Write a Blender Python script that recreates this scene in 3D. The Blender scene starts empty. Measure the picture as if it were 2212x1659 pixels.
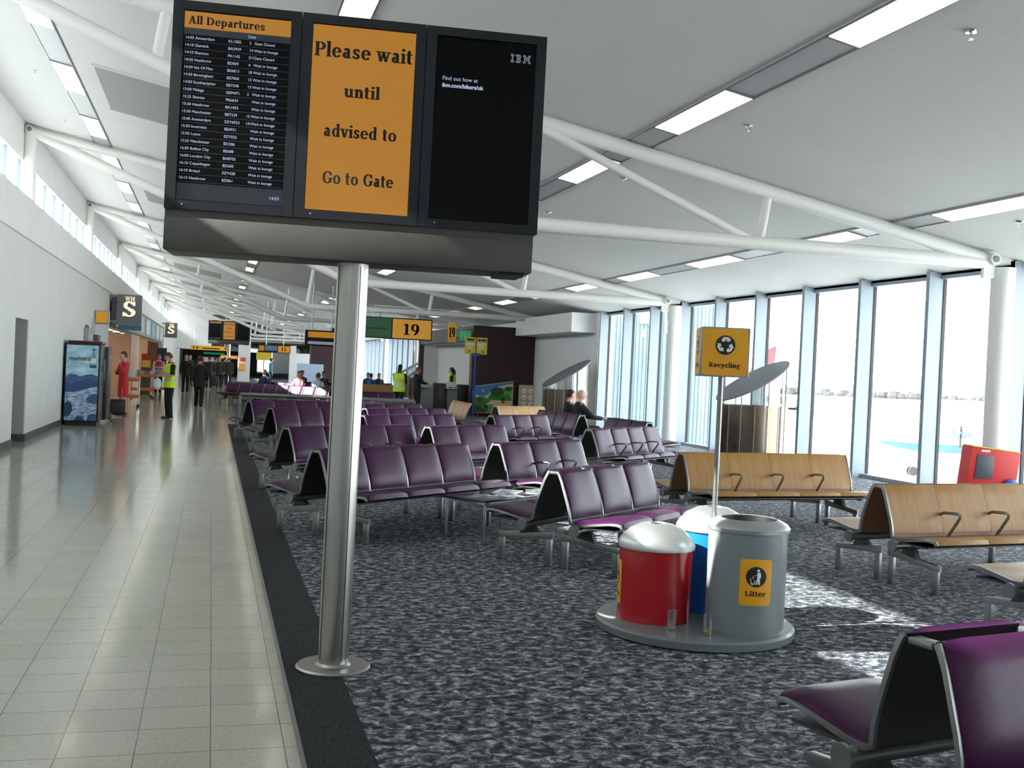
import bpy, bmesh, math, random
from math import radians as R, sin, cos, pi, atan2, sqrt, hypot
from mathutils import Vector as V, Matrix as M
random.seed(7)
S = bpy.context.scene
COL = S.collection
# ------------------------------------------------------------------ camera
CAM = V((-.059, -4.555, 1.6236))
cd = bpy.data.cameras.new('camera'); cam = bpy.data.objects.new('camera', cd); COL.objects.link(cam)
yaw, pitch, roll = .27495, -.0105, .0459
fw = V((sin(yaw)*cos(pitch), cos(yaw)*cos(pitch), sin(pitch)))
r0 = V((cos(yaw), -sin(yaw), 0)); u0 = r0.cross(fw)
rr = r0*cos(roll)+u0*sin(roll); uu = u0*cos(roll)-r0*sin(roll)
mw = M((rr, uu, -fw)).transposed().to_4x4(); mw.translation = CAM
cam.matrix_world = mw
cd.sensor_fit = 'HORIZONTAL'; cd.sensor_width = 36; cd.lens = 2300/2212*36; cd.clip_end = 3000; cd.clip_start = .05
S.camera = cam
# ------------------------------------------------------------------ light, sky, exposure
w = bpy.data.worlds.new('sky'); S.world = w; w.use_nodes = True
bg = w.node_tree.nodes['Background']; bg.inputs[0].default_value = (.9, .945, 1, 1); bg.inputs[1].default_value = 9.8
sd = bpy.data.lights.new('sun', 'SUN'); sd.energy = 28; sd.angle = R(.6); sd.color = (1, .96, .9)
sun = bpy.data.objects.new('sun', sd); COL.objects.link(sun)
sun.rotation_euler = V((1, .03, -.626)).to_track_quat('-Z', 'Y').to_euler()
S.view_settings.view_transform = 'Standard'; S.view_settings.look = 'None'
S.view_settings.gamma = 1; S.view_settings.use_curve_mapping = False
S.view_settings.exposure = 0.0
S.cycles.use_denoising = True
S.cycles.max_bounces = 8; S.cycles.diffuse_bounces = 5; S.cycles.glossy_bounces = 4
S.cycles.transparent_max_bounces = 20; S.cycles.sample_clamp_indirect = 8
S.cycles.caustics_reflective = False; S.cycles.caustics_refractive = False
# ------------------------------------------------------------------ materials
def mat(name, col, rough=.5, metal=0, spec=.5, emit=None, es=1.0, coat=0):
    m = bpy.data.materials.new(name); m.use_nodes = True
    b = m.node_tree.nodes['Principled BSDF']
    b.inputs['Base Color'].default_value = (*col, 1); b.inputs['Roughness'].default_value = rough
    b.inputs['Metallic'].default_value = metal; b.inputs['Specular IOR Level'].default_value = spec
    b.inputs['Coat Weight'].default_value = coat
    if emit: b.inputs['Emission Color'].default_value = (*emit, 1); b.inputs['Emission Strength'].default_value = es
    return m
def nodes(m): return m.node_tree.nodes, m.node_tree.links, m.node_tree.nodes['Principled BSDF']
def noisy(name, stops, scale=(1, 1, 1), nscale=5, detail=3, rough=.5, metal=0, bump=0, spec=.5, nrough=.5, coat=0):
    """principled material whose colour is a ramp over a noise texture in object space"""
    m = mat(name, (0, 0, 0), rough, metal, spec, coat=coat); n, l, b = nodes(m)
    tc = n.new('ShaderNodeTexCoord'); mp = n.new('ShaderNodeMapping'); mp.inputs['Scale'].default_value = scale
    nt = n.new('ShaderNodeTexNoise'); nt.inputs['Scale'].default_value = nscale; nt.inputs['Detail'].default_value = detail
    nt.inputs['Roughness'].default_value = nrough
    cr = n.new('ShaderNodeValToRGB')
    while len(cr.color_ramp.elements) < len(stops): cr.color_ramp.elements.new(.5)
    for e, (p, c) in zip(cr.color_ramp.elements, stops): e.position = p; e.color = (*c, 1)
    l.new(tc.outputs['Object'], mp.inputs[0]); l.new(mp.outputs[0], nt.inputs['Vector'])
    l.new(nt.outputs['Fac'], cr.inputs[0]); l.new(cr.outputs[0], b.inputs['Base Color'])
    if bump:
        bp = n.new('ShaderNodeBump'); bp.inputs['Strength'].default_value = bump; bp.inputs['Distance'].default_value = .01
        l.new(nt.outputs['Fac'], bp.inputs['Height']); l.new(bp.outputs[0], b.inputs['Normal'])
    return m
def glass(name, col=(.93, .97, .97), refl=.07):
    m = bpy.data.materials.new(name); m.use_nodes = True; n = m.node_tree.nodes; l = m.node_tree.links; n.clear()
    o = n.new('ShaderNodeOutputMaterial'); t = n.new('ShaderNodeBsdfTransparent'); g = n.new('ShaderNodeBsdfGlossy'); x = n.new('ShaderNodeMixShader')
    t.inputs[0].default_value = (*col, 1); g.inputs['Roughness'].default_value = .02; x.inputs[0].default_value = refl
    l.new(t.outputs[0], x.inputs[1]); l.new(g.outputs[0], x.inputs[2]); l.new(x.outputs[0], o.inputs[0]); return m
def tile_mat():
    m = mat('porcelain_tile', (.5, .5, .5), .11, spec=.5); n, l, b = nodes(m)
    tc = n.new('ShaderNodeTexCoord'); br = n.new('ShaderNodeTexBrick')
    br.offset = 0; br.inputs['Scale'].default_value = 1; br.inputs['Brick Width'].default_value = .3; br.inputs['Row Height'].default_value = .3
    br.inputs['Mortar Size'].default_value = .0028; br.inputs['Mortar Smooth'].default_value = .3
    br.inputs['Color1'].default_value = (.54, .52, .44, 1); br.inputs['Color2'].default_value = (.5, .485, .41, 1); br.inputs['Mortar'].default_value = (.14, .14, .125, 1)
    nt = n.new('ShaderNodeTexNoise'); nt.inputs['Scale'].default_value = 55; nt.inputs['Detail'].default_value = 4
    cr = n.new('ShaderNodeValToRGB'); cr.color_ramp.elements[0].position = .3; cr.color_ramp.elements[0].color = (.8, .8, .8, 1); cr.color_ramp.elements[1].position = .7
    mx = n.new('ShaderNodeMix'); mx.data_type = 'RGBA'; mx.blend_type = 'MULTIPLY'; mx.inputs[0].default_value = 1
    l.new(tc.outputs['Object'], br.inputs['Vector']); l.new(tc.outputs['Object'], nt.inputs['Vector']); l.new(nt.outputs['Fac'], cr.inputs[0])
    l.new(br.outputs['Color'], mx.inputs[6]); l.new(cr.outputs[0], mx.inputs[7]); l.new(mx.outputs[2], b.inputs['Base Color'])
    bp = n.new('ShaderNodeBump'); bp.inputs['Strength'].default_value = .25; bp.inputs['Distance'].default_value = .002; bp.invert = True
    l.new(br.outputs['Fac'], bp.inputs['Height']); l.new(bp.outputs[0], b.inputs['Normal'])
    return m
def carpet_mat():
    m = mat('mottled_carpet', (0, 0, 0), .95, spec=.15); n, l, b = nodes(m)
    tc = n.new('ShaderNodeTexCoord'); mp = n.new('ShaderNodeMapping'); mp.inputs['Scale'].default_value = (.8, 1, 1); mp.inputs['Rotation'].default_value = (0, 0, .25)
    nt = n.new('ShaderNodeTexNoise'); nt.inputs['Scale'].default_value = 19; nt.inputs['Detail'].default_value = 6; nt.inputs['Roughness'].default_value = .74; nt.inputs['Distortion'].default_value = .6
    cr = n.new('ShaderNodeValToRGB'); cr.color_ramp.elements.new(.5); cr.color_ramp.elements.new(.5)
    for e, (p, c) in zip(cr.color_ramp.elements, ((.36, (.011, .013, .018)), (.47, (.048, .053, .066)), (.54, (.16, .17, .185)), (.64, (.5, .5, .49)))): e.position = p; e.color = (*c, 1)
    l.new(tc.outputs['Object'], mp.inputs[0]); l.new(mp.outputs[0], nt.inputs['Vector']); l.new(nt.outputs['Fac'], cr.inputs[0]); l.new(cr.outputs[0], b.inputs['Base Color'])
    bp = n.new('ShaderNodeBump'); bp.inputs['Strength'].default_value = .4; bp.inputs['Distance'].default_value = .004
    l.new(nt.outputs['Fac'], bp.inputs['Height']); l.new(bp.outputs[0], b.inputs['Normal']); return m
def ceiling_mat():
    m = mat('ceiling_board', (.8, .8, .8), .8); n, l, b = nodes(m)
    tc = n.new('ShaderNodeTexCoord'); br = n.new('ShaderNodeTexBrick'); br.offset = 0
    br.inputs['Scale'].default_value = 1; br.inputs['Brick Width'].default_value = 2.02; br.inputs['Row Height'].default_value = .967
    br.inputs['Mortar Size'].default_value = .004; br.inputs['Color1'].default_value = (.63, .62, .6, 1); br.inputs['Color2'].default_value = (.615, .605, .585, 1); br.inputs['Mortar'].default_value = (.7, .69, .67, 1)
    l.new(tc.outputs['Object'], br.inputs['Vector']); l.new(br.outputs['Color'], b.inputs['Base Color']); return m
TILE = tile_mat(); CARPET = carpet_mat(); CEIL = ceiling_mat()
STRIP = noisy('ribbed_entrance_mat', [(.35, (.012, .013, .015)), (.65, (.045, .046, .05))], (90, 4, 1), 3, 4, .95, spec=.2)
WHITE = noisy('white_plaster', [(.3, (.74, .74, .73)), (.7, (.78, .78, .77))], nscale=2, rough=.75)
WALLW = noisy('wall_paint', [(.3, (.66, .66, .645)), (.7, (.7, .7, .685))], nscale=1.5, rough=.6)
GREYW = mat('grey_reveal_paint', (.4, .4, .38), .7)
SKIRT = mat('dark_grey_skirting', (.075, .078, .08), .55)
STEELW = mat('white_painted_steel', (.74, .73, .7), .4)
MULL = mat('grey_blue_frame_paint', (.25, .29, .33), .45)
MULLC = mat('slate_glazing_bar', (.2, .25, .3), .6)
BLACKR = mat('black_gasket', (.012, .014, .018), .6)
PANE = glass('window_glass')
PODG = glass('pod_glass', (.72, .74, .72), .2)
CUP = glass('cup_plastic', (.9, .92, .92), .16)
STRIPP = mat('light_strip_panel', (.42, .42, .43), .4, .1)
LAMP = mat('light_diffuser', (.9, .87, .78), .5, emit=(1, .9, .7), es=1.3)
VENTP = mat('perforated_panel', (.3, .3, .28), .8)
CHROME = mat('polished_steel', (.72, .72, .72), .12, 1)
BRUSH = noisy('brushed_stainless', [(.3, (.36, .35, .33)), (.7, (.45, .44, .42))], (60, 60, .3), 4, 3, .3, 1)
ALU = mat('satin_aluminium', (.25, .255, .25), .36, .8)
PURPLE = noisy('purple_vinyl', [(.3, (.043, .008, .04)), (.7, (.05, .0095, .046))], nscale=60, detail=2, rough=.33, bump=.03, spec=.19)
SHELL = mat('dark_seat_shell', (.03, .03, .028), .5)
WOOD = noisy('beech_plywood', [(.3, (.3, .145, .036)), (.55, (.36, .185, .05)), (.75, (.41, .22, .066))], (18, 1.2, 1.2), 2.2, 5, .42, spec=.3)
WOODP = noisy('pale_plywood', [(.3, (.52, .34, .15)), (.7, (.6, .42, .2))], (14, 1.2, 1.2), 2.2, 5, .4)
WOODE = mat('wood_edge', (.2, .095, .035), .5)
CASING = mat('blue_black_casing', (.008, .01, .014), .5, spec=.3)
SCRB = mat('dark_screen', (.0012, .0012, .0015), .3, spec=.12)
SCRG = mat('dark_screen_band', (.006, .008, .013), .3, emit=(.02, .03, .05), es=.25)
AMBERS = mat('amber_screen', (.02, .01, .0), .3, emit=(.7, .3, .022), es=.56)
INK = mat('black_ink', (.01, .008, .006), .6)
TXTW = mat('lit_white_text', (.02, .02, .02), .5, emit=(.62, .72, 1), es=.75)
TXTG = mat('lit_grey_text', (.02, .02, .02), .5, emit=(.45, .5, .62), es=.38)
LINE = mat('screen_line', (.02, .02, .02), .5, emit=(.1, .12, .16), es=.3)
SHROUD = noisy('dull_grey_metal', [(.3, (.05, .046, .041)), (.7, (.063, .058, .053))], nscale=3, rough=.5, metal=.15)
YELLOW = mat('amber_sign_vinyl', (.82, .38, .008), .4)
YELLOWL = mat('amber_lit_sign', (.6, .28, .01), .45, emit=(.9, .4, .03), es=.22)
YEL2 = mat('yellow_card', (.78, .62, .05), .5)
PAPER = mat('white_paper', (.8, .8, .78), .7)
GREYP = mat('grey_sign_case', (.3, .32, .34), .4)
GREENS = mat('green_screen', (.008, .03, .014), .35, emit=(.01, .11, .035), es=.35)
EXITG = mat('exit_sign_green', (.02, .3, .11), .5, emit=(.03, .45, .15), es=.35)
RED = mat('red_bin_enamel', (.42, .005, .012), .22, spec=.6, coat=.4)
BLUE = mat('blue_bin_enamel', (.01, .14, .52), .28, coat=.3)
GREYB = mat('grey_bin_enamel', (.2, .225, .235), .33, coat=.2)
BASEG = mat('grey_platform_paint', (.15, .175, .18), .4, coat=.2)
LID = mat('spun_aluminium', (.5, .51, .51), .4, .8)
LIQ = mat('amber_drink', (.5, .28, .06), .2)
BLUET = mat('dark_blue_laminate', (.02, .028, .06), .18, coat=.5)
MAROON = noisy('aubergine_panel', [(.3, (.03, .008, .012)), (.7, (.036, .011, .016))], nscale=4, rough=.55)
MAROONL = mat('aubergine_fascia', (.085, .05, .06), .5)
COUNTER = mat('grey_counter_laminate', (.21, .22, .23), .4)
DARKB = mat('dark_brown_panel', (.035, .026, .026), .45)
POSTB = mat('blue_post_paint', (.01, .05, .28), .4)
TOYRED = mat('red_play_panel', (.66, .03, .03), .4)
TOYYEL = mat('yellow_play_edge', (.8, .6, .05), .4)
TOYBLUE = mat('blue_play_shape', (.03, .1, .4), .4)
TOYGREY = mat('grey_play_screen', (.08, .09, .1), .35)
WHSG = mat('grey_shop_sign', (.16, .165, .175), .4)
WHSL = mat('cream_letter', (.8, .74, .62), .5, emit=(1, .85, .6), es=.5)
PEACH = mat('peach_shop_wall', (.72, .47, .32), .7)
BLACK = mat('black_plastic', (.01, .01, .011), .4)
DRED = mat('dark_red_casing', (.06, .005, .008), .3)
ORANGEW = mat('orange_trolley_panel', (.5, .14, .02), .5)
BRONZE = mat('bronze_cladding', (.16, .13, .1), .2, .85)
BRONZE2 = mat('light_bronze_seam', (.5, .46, .4), .3, .6)
PODLID = mat('pod_lid_grey', (.14, .148, .155), .65, spec=.15)
SKIN = mat('skin', (.56, .3, .2), .55); SKIN2 = mat('pale_skin', (.64, .38, .28), .55); LIPS = mat('lips', (.4, .13, .1), .5); EYE = mat('eye', (.02, .015, .01), .3)
HIVIS = mat('hi_vis_yellow', (.56, .8, .01), .6); REFL = mat('reflective_tape', (.5, .52, .48), .4)
NAVY = mat('black_cloth', (.009, .01, .013), .85); REDC = mat('red_uniform_cloth', (.62, .02, .035), .7); WCLOTH = mat('white_cloth', (.7, .7, .68), .8)
HAIRB = mat('brown_hair', (.06, .028, .012), .6); HAIRK = mat('dark_hair', (.012, .009, .008), .6); HAIRG = mat('ginger_hair', (.22, .08, .025), .6); HAIRY = mat('blond_hair', (.38, .25, .1), .6); HAIRW = mat('grey_hair', (.3, .29, .28), .6)
def cloth(n, c): return mat(n, c, .85)
# ------------------------------------------------------------------ mesh helpers
class MB:
    def __init__(s): s.bm = bmesh.new(); s.mats = []; s.mi = 0
    def m(s, material):
        if material not in s.mats: s.mats.append(material)
        s.mi = s.mats.index(material); return s
    def face(s, vs, smooth=True):
        try: f = s.bm.faces.new(vs)
        except ValueError: return None
        f.material_index = s.mi; f.smooth = smooth; return f
    def verts(s, pts): return [s.bm.verts.new(V(p)) for p in pts]
    def box(s, c, d, rz=0, bev=0, rot=None):
        mt = M.Translation(V(c)) @ (rot.to_4x4() if rot else M.Rotation(rz, 4, 'Z'))
        x, y, z = (k/2 for k in d)
        vs = [s.bm.verts.new(mt @ V((a*x, b*y, e*z))) for a in (-1, 1) for b in (-1, 1) for e in (-1, 1)]
        fs = [s.face([vs[i] for i in q]) for q in ((0, 1, 3, 2), (4, 6, 7, 5), (0, 4, 5, 1), (2, 3, 7, 6), (0, 2, 6, 4), (1, 5, 7, 3))]
        if bev:
            es = {e for f in fs for e in f.edges}
            g = bmesh.ops.bevel(s.bm, geom=list(es), offset=bev, segments=2, affect='EDGES', profile=.5)
            for f in g['faces']: f.material_index = s.mi; f.smooth = True
        return s
    def b2(s, a, b, bev=0):
        return s.box([(p+q)/2 for p, q in zip(a, b)], [abs(q-p) for p, q in zip(a, b)], 0, bev)
    def prism(s, pts, o, ex, ey, depth, bev=0):
        """polygon pts (2d) in plane o,ex,ey extruded by depth along ex x ey; depth 0 = flat face"""
        o, ex, ey = V(o), V(ex), V(ey); nz = ex.cross(ey).normalized()
        a = [s.bm.verts.new(o+ex*p[0]+ey*p[1]) for p in pts]
        if not depth: s.face(a); return s
        b = [s.bm.verts.new(v.co+nz*depth) for v in a]
        fs = [s.face(a[::-1]), s.face(b)]
        n = len(a)
        for i in range(n): s.face([a[i], a[(i+1) % n], b[(i+1) % n], b[i]])
        if bev:
            es = {e for f in fs if f for e in f.edges}
            g = bmesh.ops.bevel(s.bm, geom=list(es), offset=bev, segments=2, affect='EDGES', profile=.5)
            for f in g['faces']: f.material_index = s.mi; f.smooth = True
        return s
    def tube(s, pts, r, n=12, cap=True, flat=1.0):
        pts = [V(p) for p in pts]; rs = r if isinstance(r, (list, tuple)) else [r]*len(pts)
        rings = []; ref = None
        for i, p in enumerate(pts):
            d = (pts[min(i+1, len(pts)-1)]-pts[max(i-1, 0)]).normalized()
            if ref is None: ref = V((0, 0, 1)) if abs(d.z) < .9 else V((1, 0, 0))
            x = d.cross(ref).normalized(); y = x.cross(d).normalized(); ref = y
            rings.append([s.bm.verts.new(p+x*rs[i]*cos(2*pi*k/n)+y*rs[i]*flat*sin(2*pi*k/n)) for k in range(n)])
        for a, b in zip(rings, rings[1:]):
            for k in range(n): s.face([a[k], a[(k+1) % n], b[(k+1) % n], b[k]])
        if cap: s.face(rings[0][::-1]); s.face(rings[-1])
        return s
    def lathe(s, prof, c=(0, 0, 0), n=32, a0=0, a1=2*pi):
        c = V(c); full = abs(a1-a0-2*pi) < 1e-6; k = n if full else n+1; rings = []
        for r, z in prof:
            if r < 1e-6: rings.append([s.bm.verts.new(c+V((0, 0, z)))])
            else: rings.append([s.bm.verts.new(c+V((r*cos(a0+(a1-a0)*i/n), r*sin(a0+(a1-a0)*i/n), z))) for i in range(k)])
        for a, b in zip(rings, rings[1:]):
            for i in range(n):
                j = (i+1) % k
                q = [a[i % len(a)], a[j % len(a)], b[j % len(b)], b[i % len(b)]]
                u = []
                for v in q:
                    if v not in u: u.append(v)
                if len(u) > 2: s.face(u)
        return s
    def ball(s, c, r, n=12, sc=(1, 1, 1)):
        c = V(c); m = max(4, n//2); rings = []
        for i in range(m+1):
            t = pi*i/m; z = cos(t); q = sin(t)
            if i in (0, m): rings.append([s.bm.verts.new(c+V((0, 0, z*r*sc[2])))])
            else: rings.append([s.bm.verts.new(c+V((q*cos(2*pi*k/n)*r*sc[0], q*sin(2*pi*k/n)*r*sc[1], z*r*sc[2]))) for k in range(n)])
        for a, b in zip(rings, rings[1:]):
            for k in range(n):
                u = []
                for v in (a[k % len(a)], b[k % len(b)], b[(k+1) % n % len(b)], a[(k+1) % n % len(a)]):
                    if v not in u: u.append(v)
                if len(u) > 2: s.face(u)
        return s
    def add_mesh(s, me, mt):
        vs = [s.bm.verts.new(mt @ v.co) for v in me.vertices]
        for p in me.polygons: s.face([vs[i] for i in p.vertices], False)
    def mesh(s, name, sharp=35):
        me = bpy.data.meshes.new(name)
        bmesh.ops.recalc_face_normals(s.bm, faces=s.bm.faces[:]) if s.bm.faces else None
        s.bm.to_mesh(me); s.bm.free()
        for k in s.mats: me.materials.append(k)
        me.set_sharp_from_angle(angle=R(sharp)); return me
    def build(s, name, parent=None, loc=(0, 0, 0), rz=0, sharp=35):
        return put(name, s.mesh(name, sharp), parent, loc, rz)
def put(name, me, parent=None, loc=(0, 0, 0), rz=0):
    o = bpy.data.objects.new(name, me); COL.objects.link(o); o.location = loc; o.rotation_euler = (0, 0, rz)
    if parent: o.parent = parent
    return o
def tag(o, label=None, cat=None, group=None, kind=None):
    if label: o['label'] = label
    if cat: o['category'] = cat
    if group: o['group'] = group
    if kind: o['kind'] = kind
    return o
def thing(name, label, cat, loc=(0, 0, 0), rz=0, group=None):
    o = bpy.data.objects.new(name, None); COL.objects.link(o); o.empty_display_size = .2
    o.location = loc; o.rotation_euler = (0, 0, rz); return tag(o, label, cat, group)
def struct(name, mb, parent=None, **k):
    o = mb.build(name, parent, **k)
    if not parent: o['kind'] = 'structure'
    return o
def copy_tree(o, loc=None, rz=None, label=None, group=None, parent=None):
    c = o.copy(); COL.objects.link(c)
    if parent: c.parent = parent
    for ch in list(o.children): copy_tree(ch, parent=c)
    if loc is not None: c.location = loc
    if rz is not None: c.rotation_euler = (0, 0, rz)
    if label: c['label'] = label
    if group: c['group'] = group
    return c
ORD = 'first second third fourth fifth sixth seventh eighth ninth tenth eleventh twelfth thirteenth fourteenth fifteenth sixteenth seventeenth eighteenth nineteenth twentieth twenty-first twenty-second twenty-third twenty-fourth twenty-fifth twenty-sixth twenty-seventh twenty-eighth twenty-ninth thirtieth'.split()
# ------------------------------------------------------------------ lettering
def arcp(cx, cy, rx, ry, a0, a1, th, tv, n=16):
    o, i = [], []
    for k in range(n+1):
        a = R(a0+(a1-a0)*k/n); o.append((cx+rx*cos(a), cy+ry*sin(a))); i.append((cx+(rx-th)*cos(a), cy+(ry-tv)*sin(a)))
    return [[o[k], o[k+1], i[k+1], i[k]] for k in range(n)]
def rc(x0, y0, x1, y1): return [[(x0, y0), (x1, y0), (x1, y1), (x0, y1)]]
T_, H_, SF = .13, .06, .055   # thick stem, thin hairline, serif
def st(x, y0, y1, top='l', bot='b'):
    g = rc(x, y0, x+T_, y1)
    if top == 'b': g += rc(x-SF, y1-SF, x+T_+SF, y1)
    if top == 'l': g += [[(x-SF, y1-.075), (x, y1-.09), (x, y1), (x-SF, y1-.03)]]
    if bot == 'b': g += rc(x-SF, y0, x+T_+SF, y0+SF)
    return g
def diag(x0, y0, x1, y1, t): return [[(x0, y0), (x0+t, y0), (x1+t, y1), (x1, y1)]]
def arch(x): return arcp(x+T_+.1, .3, .17, .21, 0, 150, T_, H_+.02)+rc(x+T_+.14, 0, x+2*T_+.14, .3)+rc(x+T_+.14-SF, 0, x+2*T_+.14+SF, SF)
GL = {
 'l': (st(.06, 0, .76), .25), 'i': (st(.06, 0, .5)+arcp(.125, .66, .075, .075, 0, 360, .074, .074), .25),
 't': (rc(.08, .1, .08+T_, .66)+rc(0, .44, .33, .5)+arcp(.22, .12, .14, .13, 180, 320, T_, .06), .36),
 'n': (st(.06, 0, .5)+arch(.06), .52), 'r': (st(.06, 0, .5)+arcp(.3, .33, .14, .17, 40, 160, .1, .07)+arcp(.34, .4, .065, .065, 0, 360, .06, .06), .42),
 'p': (st(.06, -.22, .5)+arcp(.27, .25, .23, .26, -150, 150, T_, H_), .56),
 'd': (arcp(.28, .25, .24, .26, 30, 330, T_, H_)+st(.36, 0, .76)+rc(.4, 0, .36+T_+SF, SF), .58),
 'a': (rc(.27, .06, .27+T_, .36)+arcp(.24, .34, .16, .17, 0, 165, T_, .065)+arcp(.21, .15, .17, .16, 20, 345, T_, .055)+rc(.3, 0, .47, SF), .5),
 'e': (arcp(.27, .25, .24, .26, 0, 325, T_, H_)+rc(.1, .235, .5, .29), .53),
 's': (arcp(.22, .36, .16, .15, 20, 255, .11, .065)+arcp(.22, .14, .17, .15, -160, 80, .11, .065)+rc(.33, .34, .38, .48)+rc(.05, .02, .1, .16)+diag(.3, .14, .08, .3, .12), .44),
 'w': (diag(.16, 0, .02, .46, .11)+diag(.17, 0, .31, .46, .07)+diag(.43, 0, .29, .46, .11)+diag(.46, 0, .6, .46, .06)+rc(-.03, .44, .21, .5)+rc(.25, .44, .45, .5)+rc(.53, .44, .74, .5), .74),
 'v': (diag(.2, 0, .03, .46, .12)+diag(.24, 0, .38, .46, .07)+rc(-.03, .44, .22, .5)+rc(.31, .44, .52, .5), .52),
 'y': (diag(.21, .02, .03, .46, .12)+diag(.12, -.2, .39, .46, .07)+rc(-.03, .44, .22, .5)+rc(.31, .44, .52, .5)+arcp(.08, -.15, .075, .07, 0, 360, .07, .065), .52),
 'u': (rc(.05, .15, .05+T_, .5)+rc(-.01, .44, .1, .5)+arcp(.22, .18, .17, .19, 180, 330, T_, .075)+st(.34, 0, .5)+rc(.4, 0, .34+T_+SF, SF), .56),
 'o': (arcp(.28, .25, .25, .26, 0, 360, T_, H_, 24), .56), 'c': (arcp(.26, .25, .23, .26, 45, 320, T_, H_)+arcp(.38, .39, .07, .07, 0, 360, .065, .065), .48),
 'g': (arcp(.25, .33, .18, .18, 0, 360, .1, .055, 20)+arcp(.25, -.07, .22, .15, 0, 360, .08, .055, 20)+rc(.38, .42, .52, .49)+arcp(.2, .1, .12, .09, 90, 270, .07, .05), .52),
 'P': (st(.08, 0, .7, 'b')+arcp(.3, .5, .27, .2, -90, 90, T_+.01, H_)+rc(.15, .64, .3, .7)+rc(.15, .3, .3, .36), .6),
 'R': (st(.08, 0, .7, 'b')+arcp(.3, .52, .25, .18, -90, 90, T_+.01, H_)+rc(.15, .64, .3, .7)+rc(.15, .34, .3, .4)+diag(.46, 0, .26, .36, .15)+rc(.46, 0, .68, SF), .68),
 'D': (st(.08, 0, .7, 'b')+arcp(.28, .35, .4, .35, -90, 90, T_+.02, H_)+rc(.15, .64, .3, .7)+rc(.15, 0, .3, .06), .74),
 'A': (diag(.47, 0, .26, .7, .15)+diag(.07, 0, .3, .7, .07)+rc(.17, .2, .5, .26)+rc(-.01, 0, .22, SF)+rc(.4, 0, .69, SF), .7),
 'L': (st(.08, 0, .7, 'b')+rc(.1, 0, .54, .06)+[[(.54, 0), (.54, .2), (.47, .2), (.44, .05)]], .58),
 'G': (arcp(.37, .35, .33, .36, 40, 330, T_+.01, H_)+rc(.52, .06, .52+T_, .3)+rc(.45, .27, .71, .33)+rc(.57, .46, .64, .68), .74),
 'S': (arcp(.28, .52, .21, .19, 20, 255, .12, .06)+arcp(.28, .19, .23, .2, -165, 80, .12, .06)+diag(.36, .2, .1, .44, .15)+rc(.44, .5, .49, .7)+rc(.05, .0, .1, .2), .56),
 'W': (diag(.22, 0, .04, .65, .09)+diag(.24, 0, .42, .65, .04)+diag(.58, 0, .4, .65, .09)+diag(.62, 0, .78, .65, .04)+rc(-.02, .64, .2, .7)+rc(.34, .64, .56, .7)+rc(.7, .64, .92, .7), .95),
 'H': (st(.06, 0, .7, 'b')+st(.48, 0, .7, 'b')+rc(.15, .32, .5, .38), .74),
 '1': (rc(.17, 0, .17+T_, .7)+rc(.06, 0, .42, .055)+[[(.03, .58), (.17, .6), (.17, .7), (.14, .7)]], .46),
 '9': (arcp(.27, .47, .24, .24, 0, 360, T_, H_, 20)+arcp(.17, .4, .34, .42, -75, 15, .13, .09), .56),
 '5': (rc(.09, .62, .46, .7)+rc(.09, .36, .15, .7)+arcp(.23, .23, .25, .24, -150, 130, T_, .065), .53),
 '8': (arcp(.27, .53, .19, .18, 0, 360, .1, .055, 18)+arcp(.27, .2, .23, .21, 0, 360, .12, .06, 18), .55), ' ': ([], .28)}
def serif(mb, text, o, ex, ey, h, align='c', bold=.024, sx=1.0):
    """slab-serif letters; h = cap height"""
    k = h/.7; wd = sum(GL[c][1]+.035 for c in text)*k*sx; x = {'c': -wd/2, 'l': 0, 'r': -wd}[align]
    o, ex, ey = V(o), V(ex), V(ey)
    for c in text:
        for p in GL[c][0]:
            for d in (-bold, bold): mb.prism([(x+(q[0]*sx+d)*k, q[1]*k) for q in p], o, ex, ey, 0)
        x += (GL[c][1]+.035)*k*sx
def sans(mb, text, o, ex, ey, h, align='LEFT', bold=0, space=1.0):
    cu = bpy.data.curves.new('txt', 'FONT'); cu.body = text; cu.size = h/.7; cu.align_x = align; cu.offset = bold; cu.resolution_u = 3; cu.space_line = space
    ob = bpy.data.objects.new('txt', cu); COL.objects.link(ob)
    me = bpy.data.meshes.new_from_object(ob.evaluated_get(bpy.context.evaluated_depsgraph_get()))
    ex, ey = V(ex), V(ey); mt = M((ex, ey, ex.cross(ey))).transposed().to_4x4(); mt.translation = V(o)
    mb.add_mesh(me, mt); bpy.data.objects.remove(ob); bpy.data.meshes.remove(me); bpy.data.curves.remove(cu)
# ------------------------------------------------------------------ setting
def zc(x): return 6.46-.1837*(x+4.06)
SL = atan2(-.1837, 1)
YE = 160.0
# floors
mb = MB().m(TILE); mb.b2((-3.25, -8, -.1), (.36, YE, 0)); mb.b2((.36, 23.25, -.1), (.66, YE, 0)); mb.b2((-4.6, 14.85, -.1), (-3.25, 16.15, 0)); mb.b2((-8, 31.3, -.1), (-3.25, YE, 0)); struct('floor', mb)
mb = MB().m(CARPET); mb.b2((.66, -8, -.1), (11.9, YE, 0)); struct('floor_carpet', mb)
mb = MB().m(STRIP); mb.b2((.372, -8, -.1), (.66, 23.25, .002)); struct('floor_mat', mb)
mb = MB().m(ALU); mb.b2((.354, -8, -.02), (.374, 23.25, .005)); mb.b2((.354, 23.24, -.02), (.66, 23.262, .005)); struct('trim_1', mb)
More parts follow.
